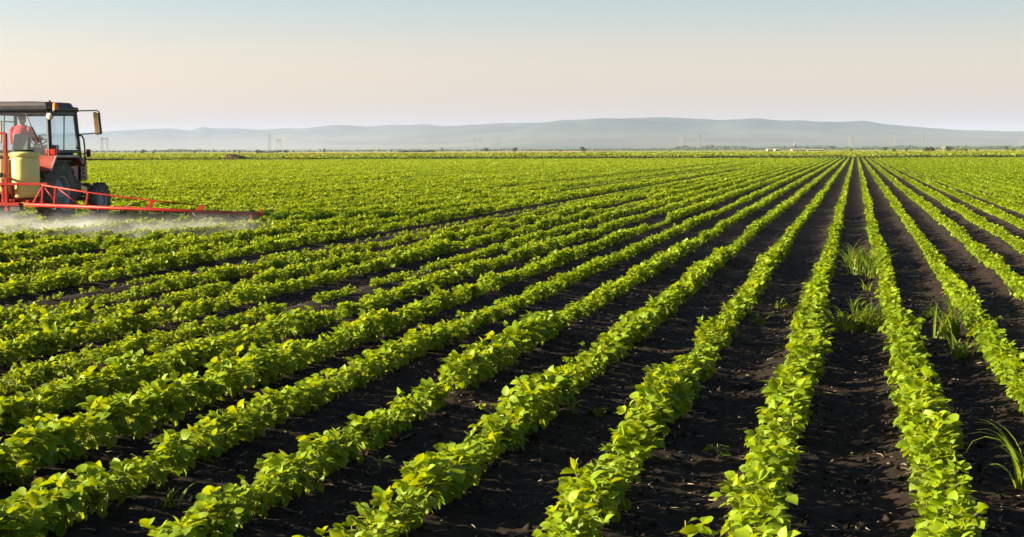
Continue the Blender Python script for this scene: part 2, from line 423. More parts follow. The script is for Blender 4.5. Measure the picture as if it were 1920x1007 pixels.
# ------------------------------------------------------------------ soybean rows
LEAF_A = np.array([(0, 0, 0), (.16, -.30, .05), (.16, 0, .0), (.16, .30, .05), (.46, -.42, .07), (.46, 0, -.03), (.46, .42, .07),
                   (.78, -.27, -.02), (.78, 0, -.09), (.78, .27, -.02), (1.02, 0, -.20)], float)
T_A = tmpl([(0, 2, 1), (0, 3, 2), (1, 2, 5, 4), (2, 3, 6, 5), (4, 5, 8, 7), (5, 6, 9, 8), (7, 8, 10), (8, 9, 10)])
LEAF_B = np.array([(0, 0, 0), (.38, -.42, .06), (.38, 0, -.03), (.38, .42, .06), (.78, -.25, -.04), (.78, .25, -.04), (1, 0, -.17)], float)
T_B = tmpl([(0, 2, 1), (0, 3, 2), (1, 2, 4), (2, 5, 4), (2, 3, 5), (4, 5, 6)])
LEAF_C = np.array([(0, 0, 0), (.5, -.45, .0), (1, 0, -.05), (.5, .45, .06)], float)
T_C = tmpl([(0, 2, 1), (0, 3, 2)])

def add_leaves(acc, T, tm, p, az, pitch, roll, L, tint):
    ca, sa, cp, sp_ = np.cos(az), np.sin(az), np.cos(pitch), np.sin(pitch)
    d = np.stack([cp * ca, cp * sa, sp_], -1)
    n0 = np.stack([-sp_ * ca, -sp_ * sa, cp], -1); s0 = np.cross(n0, d)
    cr, sr = np.cos(roll)[:, None], np.sin(roll)[:, None]
    n = n0 * cr + s0 * sr; s = s0 * cr - n0 * sr
    V = p[:, None, :] + L[:, None, None] * (T[None, :, 0, None] * d[:, None, :] + T[None, :, 1, None] * s[:, None, :] + T[None, :, 2, None] * n[:, None, :])
    acc.add(V, tm, tint)

# weak stretches (row, from, to, vigour); rows count outwards from the weedy furrow, left rows negative
WEAK = [(-2, 6.7, 7.35, .62), (-2, 10.6, 12.2, .62), (-2, 12.2, 14.5, .85), (-5, 0, 60, .93), (-4, 6.0, 9.5, .82), (-8, 0, 14.2, .70), (-8, 14.2, 15.2, .04), (-8, 15.2, 16.3, .58), (-8, 16.3, 17.1, .06),
        (-8, 17.1, 18.4, .58), (-8, 18.4, 19.3, .10), (-8, 19.3, 22, .58), (-8, 22, 24, .8), (-11, 0, 26, .80), (-11, 26, 60, .72), (-13, 0, 70, 1.08),
        (-12, 0, 17, .10), (-12, 17, 18.2, .35), (-12, 18.2, 21, .05), (-12, 21, 22.4, .35), (-12, 22.4, 27, .10), (-12, 27, 45, .12), (-12, 45, 120, .35),
        (-10, 0, 24, .86), (-6, 30, 34, .4), (-5, 37, 45, .6), (-9, 38, 47, .55), (-33, 0, 140, .12), (-34, 0, 140, .6), (-16, 0, 22, .05), (-15, 55, 170, .28), (-16, 60, 120, .6),
        (-19, 70, 170, .35), (-20, 60, 190, .3), (-25, 45, 120, .45), (-41, 60, 170, .12), (-51, 60, 170, .3), (-60, 90, 200, .12), (-73, 100, 220, .3), (-86, 100, 220, .12), (2, 4, 40, .86), (3, 18, 21, .78), (3, 15.6, 16.6, .75)]

def vigour(k, y):
    v = 0.74 + 0.44 * vnoise(y * 0.9, np.full_like(y, k * 7.3), 11) + 0.34 * (vnoise(y * 3.1, np.full_like(y, k * 3.1), 12) - .5)
    if k < -13: v = v + .34 * (float(h2(np.array([k]), np.array([k * 3]), 77)[0]) - .55)
    if k < -8: v = v + .30 * (vnoise(y * 1.15, np.full_like(y, k * 2.3), 14) - .5)
    if k < -6:
        v = v - 0.8 * np.clip(vnoise(y * 0.35, np.full_like(y, k * 5.7), 13) - 0.74, 0, 1)
    for kk, a, b, f in WEAK:
        if kk == k: v = np.where((y > a) & (y < b), v * f, v)
    return v

def row_x(k): return (k - 0.5) * SP if k > 0 else (k + 0.5) * SP

def row_geometry(k, acc, stems, rng, y0, y1):
    x0 = row_x(k)
    def depth(y): return y * math.cos(YAW) - x0 * math.sin(YAW)
    def ydep(z): return (z + x0 * math.sin(YAW)) / math.cos(YAW)
    bands = [(-9, 13.5, 31, 8, 3, .051, LEAF_A, T_A, 1), (13.5, 24, 29, 8, 3, .049, LEAF_B, T_B, .74), (24, 40, 24, 8, 3, .048, LEAF_B, T_B, .60),
             (40, 70, 21, 7, 2, .060, LEAF_C, T_C, .58), (70, 120, 20, 7, 1, .076, LEAF_C, T_C, .5), (120, 400, 14, 6, 1, .096, LEAF_C, T_C, .45)]
    for za, zb, dens, nodes, nl, L0, T, tm, pf in bands:
        a, b = max(y0, ydep(za)), min(y1, ydep(zb))
        if b - a < 0.02: continue
        n = int((b - a) * dens)
        if n < 1: continue
        y = np.sort(a + (b - a) * rng.random(n))
        v = vigour(k, y)
        keep = rng.random(n) < np.clip(v * 1.9, 0, 1)
        y, v = y[keep], v[keep]; n = len(y)
        if n == 0: continue
        v = np.maximum(v, 0.36) * (0.85 + 0.3 * rng.random(n))
        xw = x0 + 0.035 * (vnoise(y * 0.25, np.full_like(y, k * 1.7), 21) - .5) * 2 + rng.normal(0, .020 * pf, n)
        H = (0.132 if za < 13 else 0.105) * v
        lean = rng.normal(0, .035 * pf, (n, 2))
        base = np.stack([xw, y, soil_z(xw, y) - .01], -1)
        top = base + np.stack([lean[:, 0], lean[:, 1], H], -1)
        if stems is not None and za < 24:
            m = 4; ang = np.arange(3) * 2.094
            ring = np.stack([np.cos(ang), np.sin(ang), np.zeros(3)], -1)
            V = np.concatenate([base[:, None, :] + ring[None] * .0035, top[:, None, :] + ring[None] * .002], 1)
            stems.add(V, tmpl([(0, 1, 4, 3), (1, 2, 5, 4), (2, 0, 3, 5)]), np.ones(n))
        u = (np.linspace(.22, 1.0, nodes)[None, :] + rng.normal(0, .05, (n, nodes))).ravel()
        idx = np.repeat(np.arange(n), nodes)
        az = rng.random(n * nodes) * 2 * np.pi
        vv = v[idx]
        node = base[idx] + (top[idx] - base[idx]) * u[:, None]
        pl = pf * (.032 + .070 * rng.random(n * nodes)) * (1.2 - .6 * u) * vv
        pe = R(15) + R(50) * rng.random(n * nodes) * u
        tip = node + np.stack([pl * np.cos(pe) * np.cos(az), pl * np.cos(pe) * np.sin(az), pl * np.sin(pe)], -1)
        if stems is not None and za < 13:
            ax = np.stack([-np.sin(az), np.cos(az), np.zeros_like(az)], -1) * .0016
            up = np.array((0, 0, .0028))[None]
            V = np.stack([node + ax, node - ax, node + up, tip + ax * .7, tip - ax * .7, tip + up * .7], 1)
            stems.add(V, tmpl([(0, 1, 4, 3), (1, 2, 5, 4), (2, 0, 3, 5)]), np.ones(len(az)))
        offs = {3: (0, 1.25, -1.25), 2: (.6, -.6), 1: (0,)}[nl]
        patch = vnoise(xw * .3, y * .3, 31)[idx] * .35 + vnoise(xw * .02, y * .03, 32)[idx] * .25
        for o in offs:
            m = len(az)
            a2 = az + o + rng.normal(0, .25, m)
            pit = R(-76) + R(101) * u + rng.normal(0, R(23), m)
            rl = rng.normal(0, R(28), m)
            L = L0 * (.70 + .55 * rng.random(m)) * np.clip(vv, .6, 1.15) * (1.12 - .22 * np.abs(u - .7))
            tint = np.clip(patch + .38 * rng.random(m) + .22 * (u - .5) + .02, 0, 1)
            add_leaves(acc, T, tm, tip, a2, pit, rl, L, tint)

def y_range(k):
    x = row_x(k)
    if x < 0: y0 = max(2.6, abs(x) / math.tan(R(32.5)) - 2.2)
    else: y0 = max(2.6, x / math.tan(R(7.2)) - 3.0)
    y1 = (FIELD_Z + x * math.sin(YAW)) / math.cos(YAW)
    return y0, y1

ROW_GROUP = 'soybean rows converging on the horizon'
ROW_LABELS = {
    1: 'full soybean row forming the right side of the furrow with tall grass weeds',
    2: 'slim soybean row just right of the bent grass clump, second right of the weedy furrow',
    3: 'third soybean row to the right of the weedy furrow, pinched partway along',
    4: 'fourth soybean row to the right of the weedy furrow',
    5: 'fifth soybean row to the right of the weedy furrow',
    6: 'sixth soybean row to the right of the weedy furrow',
    7: 'seventh soybean row to the right of the weedy furrow',
    8: 'eighth soybean row to the right of the weedy furrow',
    -1: 'broad full soybean row forming the left side of the furrow with tall grass weeds',
    -2: 'uneven soybean row with a thin waist, second to the left of the weedy furrow',
    -3: 'thick soybean row left of the row with a thin waist',
    -4: 'soybean row two left of the row with a thin waist',
    -5: 'soybean row midway between the thin waisted row and the broken gappy row',
    -6: 'second soybean row this side of the broken gappy row',
    -7: 'soybean row just this side of the broken gappy row',
    -8: 'thin gappy soybean row broken by patches of bare soil',
    -9: 'soybean row directly behind the broken gappy row',
    -10: 'second soybean row behind the broken gappy row',
    -11: 'soybean row along the near edge of the dark bare band below the spray',
    -12: 'broken line of scattered small soybean plants in the dark bare band below the spray',
    -13: 'dark sided soybean row along the far edge of the bare band below the spray',
    -14: 'second soybean row beyond the bare band, just under the spray cloud',
    -15: 'third soybean row beyond the bare band, its near part hazed by spray',
    -16: 'soybean row with a bare stretch at the lower edge of the spray cloud',
    -17: 'soybean row inside the spray cloud beside the bare stretch',
    -18: 'soybean row under the tip of the red spray boom',
    -19: 'second soybean row in from the tip of the red spray boom',
    -20: 'third soybean row in from the tip of the red spray boom',
}
def build_rows():
    rest = Acc(); rng = np.random.default_rng(7)
    proto = None
    for k in list(range(-1, -165, -1)) + list(range(1, 52)):
        y0, y1 = y_range(k)
        if y1 - y0 < 1: continue
        if k in ROW_LABELS:
            root = empty('soybean_row', (0, 0, 0))
            tag(root, ROW_LABELS[k], 'crop row', ROW_GROUP)
            root.location = (row_x(k), y0, 0)
            a, s = Acc(), Acc()
            row_geometry(k, a, s, rng, y0, y1)
            for nm, ac, mt in (('foliage', a, 'soy'), ('stems', s, 'stem')):
                if ac.nv:
                    ac.v = [v - np.array((row_x(k), y0, 0), np.float32) for v in ac.v]
                    lo = link(nm, ac.build(nm), M[mt], root)
                    if nm == 'stems': lo['kind'] = 'stuff'
        else:
            row_geometry(k, rest, None, rng, y0, y1)
    tag(link('soybean_foliage', rest.build('soybean_foliage'), M['soy']), 'bright green soybean canopy whose far rows blend into one sheet', 'crop', kind='stuff')
build_rows()

# ------------------------------------------------------------------ tractor
TX, TY = -17.6, 31.8
def P(px, py, X=None, Y=None):                  # a point on a plane, in the tractor's own frame
    v = at_x(px, py, X) if X is not None else at_y(px, py, Y)
    return Vector((v.x - TX, v.y - TY, v.z))

tractor = empty('tractor', (TX, TY, 0))
tag(tractor, 'old red tractor with a dark cab driving away through the soybeans', 'tractor')

def wheel(name, x, y, r, w, rim_r, lugs, sgn):
    hub = MB().lathe([(0.0, sgn * w * .30), (rim_r * .42, sgn * w * .30), (rim_r * .45, sgn * w * .22), (rim_r * .80, sgn * w * .05), (rim_r * .80, -sgn * w * .05), (0, -sgn * w * .1)], (0, 0, 0), 'X', 32)
    for k in range(6):
        a = k * math.pi / 3; hub.lathe([(0, sgn * w * .36), (.022, sgn * w * .36), (.022, sgn * w * .28)], (0, rim_r * .28 * math.cos(a), rim_r * .28 * math.sin(a)), 'X', 8)
    h = hub.build(name, M['rim'], tractor, loc=(x, y, r - .01))
    rm = MB().lathe([(rim_r * .78, -w * .05), (rim_r * .9, w * .12), (rim_r * .88, w * .34), (rim_r * 1.03, w * .40), (rim_r * 1.03, -w * .40), (rim_r * .88, -w * .34), (rim_r * .9, -w * .12)], (0, 0, 0), 'X', 40, closed=True)
    rm.build('rim', M['rim'], h)
    ty = MB().lathe([(rim_r * .99, w * .41), (rim_r * 1.12, w * .47), (r * .80, w * .50), (r * .92, w * .46), (r * .955, w * .36), (r * .965, 0), (r * .955, -w * .36), (r * .92, -w * .46), (r * .80, -w * .50), (rim_r * 1.12, -w * .47), (rim_r * .99, -w * .41)], (0, 0, 0), 'X', 48, closed=True)
    for k in range(lugs):
        for s in (-1, 1):
            a = 2 * math.pi * (k + (.5 if s > 0 else 0)) / lugs
            c0, c1 = Vector((0, math.cos(a), math.sin(a))) * r * .97, None
            a2 = a + .20; p0 = Vector((s * w * .02, math.cos(a2) * r * .965, math.sin(a2) * r * .965)); p1 = Vector((s * w * .47, math.cos(a) * r * .955, math.sin(a) * r * .955))
            ty.bar(p0, p1, .05 * r / .66, .085 * r / .66, up=(0, math.cos(a), math.sin(a)))
            p2 = Vector((s * w * .50, math.cos(a - .03) * r * .86, math.sin(a - .03) * r * .86))
            ty.bar(p1, p2, .05 * r / .66, .05 * r / .66, up=(s, 0, 0))
    ty.build('tyre', M['rubber'], h)
    return h
wheel('rear_wheel', .72, 0, .665, .34, .37, 20, 1); wheel('rear_wheel', -.72, 0, .665, .34, .37, 20, -1)
wheel('front_wheel', .66, 2.10, .42, .20, .24, 18, 1); wheel('front_wheel', -.66, 2.10, .42, .20, .24, 18, -1)

MB().box((0, .35, .70), (.50, 1.30, .42)).box((0, 1.5, .68), (.38, 1.35, .40)).box((0, 0, .66), (1.15, .24, .24)).box((0, 2.1, .46), (1.16, .12, .10)).box((0, 2.1, .56), (.22, .16, .2)).box((0, 2.45, .66), (.5, .16, .3)).build('chassis', M['steel'], tractor, .02)
b = MB().box((0, 1.66, 1.14), (.60, 1.30, .54), taper=(.90, .99)).build('hood', M['tractor_faded'], tractor, .05)
v = MB()
for i in range(2):
    for j in range(4): v.box((.302 - .004 * j * .5, 1.92 + i * .16, .96 + j * .085), (.012, .11, .045))
for i in range(2):
    for j in range(4): v.box((-.302 + .004 * j * .5, 1.92 + i * .16, .96 + j * .085), (.012, .11, .045))
v.build('vent', M['black'], b)['kind'] = 'stuff'
MB().box((0, 2.315, 1.12), (.46, .02, .42)).build('grille', M['black'], tractor)
for s in (-1, 1): MB().lathe([(0, .03), (.05, .025), (.065, 0), (.05, -.06), (0, -.08)], (s * .2, 2.34, 1.25), 'Y', 16).build('headlight', M['lens'], tractor)

def fender(s):
    f = MB()
    prof = [(-.62, 1.13), (-.38, 1.455), (.62, 1.455), (.84, 1.25), (.84, 1.22), (.60, 1.425), (-.36, 1.425), (-.59, 1.12)]
    f.prism([(a, z) for a, z in prof], 'X', s * .50, s * .93)
    f.prism([(-.62, 1.13), (-.38, 1.455), (.62, 1.455), (.84, 1.22), (.80, 1.0), (-.55, .90)], 'X', s * .485, s * .50)
    o = f.build('fender', M['tractor_red'], tractor, .008)
    e = MB().bar((s * .932, -.38, 1.44), (s * .932, .64, 1.44), .014, .05).bar((s * .932, -.38, 1.44), (s * .932, -.62, 1.13), .014, .05).build('edge_strip', M['alu'], o)
    MB().box((s * .62, -.50, .96), (.28, .16, .40)).build('inner_panel', M['navy'], tractor, .03)  # dark navy panel under the fender, behind the axle
    t = MB().box((s * .80, -.33, 1.53), (.22, .10, .13)).build('tail_light', M['redlens'], tractor, .015)
    MB().box((s * .80, -.31, 1.635), (.13, .09, .08)).build('lamp_cap', M['black'], t, .015)
fender(1); fender(-1)

# cab: pillars and rails of one frame, panes of glass, roof
hw0, hw1, yb0, yb1, yf0, yf1, zb, zt = .77, .72, -.34, -.30, 1.00, .90, 1.30, 2.40
def corner(sx, front, top): return Vector((sx * (hw1 if top else hw0), (yf1 if top else yf0) if front else (yb1 if top else yb0), zt if top else zb))
c = MB()
for sx in (-1, 1):
    c.bar(corner(sx, 0, 0), corner(sx, 0, 1), .085, .085); c.bar(corner(sx, 1, 0), corner(sx, 1, 1), .075, .075)
    c.bar(corner(sx, 0, 0) + Vector((0, .04, .24)), corner(sx, 1, 0) + Vector((0, -.04, .24)), .06, .07)
    c.bar(corner(sx, 0, 1) + Vector((0, .04, -.02)), corner(sx, 1, 1) + Vector((0, -.04, -.02)), .06, .10)
    c.bar(corner(sx, 0, 0) + Vector((0, .04, .03)), corner(sx, 1, 0) + Vector((0, -.04, .03)), .06, .06)
    c.bar(corner(sx, 1, 0) + Vector((0, 0, .03)), corner(sx, 1, 0) + Vector((0, -.02, -.40)), .07, .07)
    c.bar((sx * .725, .35, zb + .26), (sx * .715, .42, zt - .06), .03, .03)
for fr in (0, 1):
    a_, b_ = (corner(-1, fr, 0), corner(1, fr, 0)); k = Vector((.04, 0, .04 if fr else .06)); c.bar(a_ + k, b_ - Vector((.04, 0, -k.z)), .06, .10)
    a_, b_ = (corner(-1, fr, 1), corner(1, fr, 1)); c.bar(a_ + Vector((.04, 0, -.02)), b_ + Vector((-.04, 0, -.02)), .06, .12)
c.box((0, .33, 1.16), (1.02, 1.22, .28)).box((0, 1.02, 1.36), (1.2, .05, .3))
cab = c.build('cab', M['navy'], tractor, .012)
def pane(name, pts, par=cab):
    m = MB(); n = (Vector(pts[1]) - Vector(pts[0])).cross(Vector(pts[2]) - Vector(pts[0])).normalized() * .006
    m._add([Vector(p) - n for p in pts] + [Vector(p) + n for p in pts], [(3, 2, 1, 0), (4, 5, 6, 7)] + [(i, (i + 1) % 4, 4 + (i + 1) % 4, 4 + i) for i in range(4)])
    return m.build(name, M['glass'], par)
up, dn = Vector((0, 0, .12)), Vector((0, 0, -.08))
pane('rear_window', [corner(-1, 0, 0) + up + Vector((.045, 0, 0)), corner(1, 0, 0) + up + Vector((-.045, 0, 0)), corner(1, 0, 1) + dn + Vector((-.045, 0, 0)), corner(-1, 0, 1) + dn + Vector((.045, 0, 0))])
pane('windshield', [corner(-1, 1, 0) + Vector((.04, 0, .2)), corner(1, 1, 0) + Vector((-.04, 0, .2)), corner(1, 1, 1) + dn + Vector((-.04, 0, 0)), corner(-1, 1, 1) + dn + Vector((.04, 0, 0))])
for sx in (-1, 1):
    pane('side_window', [corner(sx, 0, 0) + Vector((0, .045, .28)), corner(sx, 1, 0) + Vector((0, -.04, .28)), corner(sx, 1, 1) + dn + Vector((0, -.04, 0)), corner(sx, 0, 1) + dn + Vector((0, .045, 0))])
    MB().box((sx * .775, .86, 1.62), (.03, .05, .05)).build('door_handle', M['black'], cab, .008)
r1 = MB().box((0, .31, 2.455), (1.56, 1.40, .12)).build('roof', M['navy'], tractor, .05)
MB().box((0, .28, 2.555), (1.44, 1.22, .10), taper=(.93, .92)).box((-.12, .22, 2.603), (1.0, .9, .03), taper=(.9, .9)).build('roof_cover', M['roof'], r1, .03)
bp = P(104, 200, Y=TY - .30)
bc = MB().lathe([(0, .085), (.035, .083), (.055, .065), (.06, -.06), (.065, -.07), (0, -.07)], (bp.x, bp.y, bp.z), 'Z', 20).build('beacon', M['amber'], tractor)
MB().lathe([(0, .02), (.068, .02), (.068, -.03), (0, -.03)], (bp.x, bp.y, bp.z - .085), 'Z', 16).build('beacon_base', M['black'], bc)
kp = P(93, 192, Y=TY - .1); MB().lathe([(0, .05), (.02, .045), (.028, .02), (.02, -.02), (.02, -.10), (0, -.1)], kp, 'Z', 12).build('roof_knob', M['black'], tractor)
lp = P(93, 218, Y=TY - .42)
wl = MB().lathe([(.0, .09), (.05, .07), (.075, .02), (.078, -.005), (.07, -.012)], lp, 'Y', 24).build('work_light', M['black'], tractor)
MB().lathe([(.07, -.012), (.045, -.028), (0, -.034)], lp, 'Y', 24).build('lens', M['lens'], wl)
wp = MB().tube([P(48, 212, Y=TY - .37), P(60, 240, Y=TY - .39), P(73, 266, Y=TY - .375)], .012, 6).build('wiper', M['black'], tractor)
# mirrors
ma = MB().tube([P(146, 208, Y=32.70), P(165, 207.5, Y=32.70), P(182, 207, Y=32.70), P(186, 210, Y=32.70), P(186, 216, Y=32.70)], .014, 8)
ml = MB().tube([P(148, 252, Y=32.70), P(165, 251, Y=32.70), P(186, 249, Y=32.70), P(187, 240, Y=32.70)], .012, 8)
ma.build('mirror_arm', M['black'], tractor); ml.build('mirror_arm', M['black'], tractor)
mc = P(183, 231, Y=32.62)
mi = MB().box((0, 0, 0), (.20, .05, .50)).build('mirror', M['black'], tractor, .03); mi.location = mc; mi.rotation_euler = (R(3), R(-4), R(-22))
mf = MB().box((0, -.028, 0), (.155, .012, .455)).build('mirror_face', M['mirror'], mi, .02)
ma2 = MB().tube([(-.74, .9, 2.2), (-1.1, .9, 2.22), (-1.14, .9, 2.1)], .014, 8).build('mirror_arm', M['black'], tractor)
mi2 = MB().box((-1.12, .86, 1.98), (.18, .04, .48)).build('mirror', M['black'], tractor, .03); MB().box((-1.12, .837, 1.98), (.15, .012, .44)).build('mirror_face', M['mirror'], mi2)
MB().tube([P(149, 254, X=TX + .80), P(154, 255, X=TX + .80), P(157, 261, X=TX + .80), P(159, 280, X=TX + .80), P(160, 305, X=TX + .80), P(156, 313, X=TX + .6)], .018, 8).build('grab_rail', M['black'], tractor)
ip = P(166, 287, Y=32.7)
il = MB().tube([P(149, 289, Y=32.7), ip], .012, 6).lathe([(0, .085), (.05, .08), (.048, 0), (.04, -.085), (0, -.09)], ip, 'Z', 14).build('side_lamp', M['black'], tractor)
MB().lathe([(0, .03), (.042, .03), (.042, -.03), (0, -.03)], ip + Vector((0, -.02, .035)), 'Z', 12).build('lens', M['redlens'], il)
# inside
st = MB().box((0, .16, 1.44), (.46, .44, .12)).build('seat', M['seat'], tractor, .04)
MB().box((-.03, -.09, 1.70), (.42, .09, .46), rot=(R(-8), 0, 0)).build('seat_back', M['seat'], st, .05)
sw = MB(); ring = [(.19 * math.cos(a), .19 * math.sin(a), 0) for a in np.linspace(0, 2 * math.pi, 25)]
Ms = Matrix.Translation((0, .66, 1.80)) @ Matrix.Rotation(R(35), 4, 'X')
sw.tube([Ms @ Vector(p) for p in ring], .014, 8); sw.bar(Ms @ Vector((-.19, 0, 0)), Ms @ Vector((.19, 0, 0)), .02); sw.tube([(0, .66, 1.80), (0, .86, 1.35)], .025, 8)
sw.build('steering_wheel', M['black'], tractor)
MB().box((0, .90, 1.52), (.6, .14, .34)).build('dashboard', M['black'], tractor, .03)
h = MB()
for s in (-1, 1):
    h.bar((s * .22, -.2, .62), (s * .40, -.95, .55), .05, .07); h.bar((s * .22, -.1, 1.0), (s * .38, -.75, .6), .03, .03)
    h.box((s * .36, -.05, 1.0), (.06, .5, .06))
h.bar((0, -.25, .95), (0, -.95, 1.05), .05, .05); h.tube([(0, -.25, .6), (0, -.95, .62)], .05, 10)
h.build('hitch', M['steel'], tractor, .006)
MB().box((.62, .62, .62), (.28, .3, .03)).box((.62, .62, .42), (.26, .26, .03)).bar((.74, .75, .25 + .15), (.74, .72, 1.1), .03).bar((.5, .75, .4), (.5, .72, 1.1), .03).build('step', M['steel'], tractor)

# ------------------------------------------------------------------ driver
def limb(m, pts, rs, n=14):
    m.tube(pts, rs, n)
    for p, r in zip(pts, rs): m.ball(p, r, 12, 8)
def body_parts():
    b, sh, tr = MB(), MB(), MB()
    hip, chest, neck, head = Vector((0, .10, 1.56)), Vector((0, .08, 1.92)), Vector((0, .09, 2.12)), Vector((.0, .12, 2.27))
    for m, g in ((b, 0), (sh, .016)):
        m.ball(hip + Vector((0, 0, .05)), (.17 + g, .125 + g, .16 + g)); m.ball((0, .085, 1.76), (.165 + g, .12 + g, .20 + g)); m.ball(chest, (.185 + g, .125 + g, .18 + g)); m.ball((0, .085, 2.03), (.17 + g, .085 + g, .085 + g))
        for s in (-1, 1):
            a, e, w = Vector((s * .205, .08, 2.01)), Vector((s * .285, .20, 1.76)), Vector((s * .17, .50, 1.84))
            limb(m, [a, a.lerp(e, .5), e], [.066 + g, .055 + g, .046 + g])
            limb(m, [e, e.lerp(w, .45), e.lerp(w, .9 if g else 1.0)], [.046 + g, .043 + g * .9, .030 + g * .7])
    limb(b, [Vector((0, .085, 2.06)), neck + Vector((0, .015, .04))], [.062, .058])
    b.ball(head, (.076, .098, .118)); b.ball(head + Vector((0, .055, -.05)), (.055, .055, .06))
    b.ball(head + Vector((0, .10, -.015)), (.014, .022, .022))
    for s in (-1, 1):
        b.ball(head + Vector((s * .078, .0, -.01)), (.012, .024, .034))
        w = Vector((s * .17, .50, 1.84)); pm = w + Vector((s * -.005, .075, .012))
        limb(b, [w, pm], [.028, .034])
        for i in range(4):
            q = pm + Vector((s * (.026 - i * .0175), .03, .012)); l = (.046, .052, .049, .040)[i]
            limb(b, [q, q + Vector((0, l * .8, -.012)), q + Vector((0, l * .9, -.05))], [.0105, .010, .009], 8)
        q = pm + Vector((-s * .03, -.01, -.005)); limb(b, [q, q + Vector((-s * .025, .03, -.015)), q + Vector((-s * .02, .055, -.03))], [.012, .011, .010], 8)
        for m, g in ((b, 0), (tr, .018)):
            hp, kn, an = Vector((s * .09, .14, 1.55)), Vector((s * .15, .56, 1.54)), Vector((s * .16, .70, 1.36 - .20))
            limb(m, [hp, hp.lerp(kn, .5), kn], [.088 + g, .078 + g, .060 + g]); limb(m, [kn, kn.lerp(an, .4), an], [.058 + g, .056 + g, .042 + g])
    return b, sh, tr, head
def driver():
    b, sh, tr, head = body_parts()
    o = b.build('person', M['skin'], None); o.location = (TX - .12, TY, 0)
    def rem(x, v, it):
        r = x.modifiers.new('remesh', 'REMESH'); r.mode = 'VOXEL'; r.voxel_size = v; r.use_smooth_shade = True
        s = x.modifiers.new('smooth', 'SMOOTH'); s.factor = .5; s.iterations = it
    rem(o, .007, 2)
    tag(o, 'driver in a pinkish red shirt seen from behind through the cab window', 'person')
    x = sh.build('shirt', M['shirt'], o); rem(x, .012, 3)
    x = tr.build('trousers', M['trouser'], o); rem(x, .012, 3)
    hr = MB().ball(head + Vector((0, -.012, .022)), (.084, .098, .108))
    hr.build('hair', M['hair'], o)
    e = MB()
    for s in (-1, 1): MB().ball(head + Vector((s * .03, .088, .0)), .011, 8, 6).build('eye', M['black'], o)
driver()

# ------------------------------------------------------------------ mounted sprayer
SY = 30.35
sp = empty('field_sprayer', (TX, TY, 0))
tag(sp, 'red boom sprayer with a pale yellow tank mounted behind the tractor', 'sprayer')
def drum(cx, cy, z0, z1, r):
    return [(0, z0), (r * .80, z0), (r * .93, z0 + .03), (r, z0 + .10), (r, z0 + .40), (r * 1.008, z0 + .42), (r * 1.008, z0 + .44), (r, z0 + .46), (r, z1 - .16), (r * .97, z1 - .11), (r * .97, z1 - .10), (r * 1.06, z1 - .085), (r * 1.07, z1 - .03), (r * .95, z1), (r * .6, z1 + .012), (0, z1 + .012)]
dc = P(47, 330, Y=30.78)
tk = MB()
for sx in (1, -1): tk.lathe(drum(0, 0, .57, 1.53, .30), (sx * dc.x, dc.y, 0), 'Z', 40)
tk.box((0, dc.y, 1.02), (.62, .50, .72))
tk = tk.build('tank', M['tank'], sp, .04)
for sx in (1, -1): MB().lathe([(0, .045), (.20, .045), (.22, .03), (.22, .0), (0, 0)], (sx * dc.x - .02, dc.y, 1.535), 'Z', 28).build('lid', M['black'], tk)
x11 = P(11, 300, Y=SY).x
ztop = P(11, 250, Y=SY).z; zr = P(40, 345, Y=SY).z; zl = P(40, 383, Y=SY).z
fr = MB()
for sx in (-1, 1):
    fr.bar((sx * x11, SY - TY, .30), (sx * x11, SY - TY, ztop), .065, .065)
    fr.bar((sx * (x11 - .10), SY - TY + .03, zl), (sx * (x11 - .10), SY - TY + .03, zr + .1), .05, .05)
    fr.bar((sx * (x11 + .12), SY - TY + .05, zl), (sx * (x11 + .12), SY - TY + .05, zr), .06, .05)
    fr.bar((sx * x11, SY - TY, zr + .12), (sx * x11, SY - TY + .9, zr + .05), .05, .05)
    fr.bar((sx * .80, SY - TY + .04, zl + .05), (sx * .80, SY - TY + .85, zl + .05), .06, .06)
fr.bar((-x11, SY - TY, ztop), (x11, SY - TY, ztop), .05, .05)
xr = P(90, 345, Y=SY).x
fr.bar((-xr, SY - TY - .01, zr), (xr, SY - TY - .01, zr), .06, .055); fr.bar((-x11 - .3, SY - TY - .012, zl), (x11 + .3, SY - TY - .012, zl), .07, .07)
fr.bar((-.35, SY - TY + .85, .60), (.35, SY - TY + .85, .60), .08, .06); fr.box((0, SY - TY + .45, .52), (1.7, .06, .06)).box((0, SY - TY + .15, .52), (1.7, .06, .06))
for sx in (-1, 1): fr.box((sx * .5, SY - TY + .45, .53), (.06, .9, .05))
fr.build('frame', M['red'], sp, .006)
pm = MB().lathe([(0, .16), (.09, .15), (.12, .08), (.12, -.08), (.09, -.14), (0, -.15)], (.42, SY - TY + .12, .40), 'X', 18).box((.55, SY - TY + .05, .38), (.22, .16, .14)).tube([(.3, SY - TY + .1, .5), (.2, SY - TY, .44), (.05, SY - TY, .5), (-.1, SY - TY + .1, .6)], .022, 8)
pm.build('pump', M['steel'], sp, .01)
gp = MB().lathe([(0, .035), (.05, .035), (.055, 0), (0, 0)], (P(3, 328, Y=SY).x, SY - TY - .05, P(3, 328, Y=SY).z), 'Y', 16).build('gauge', M['black'], sp)

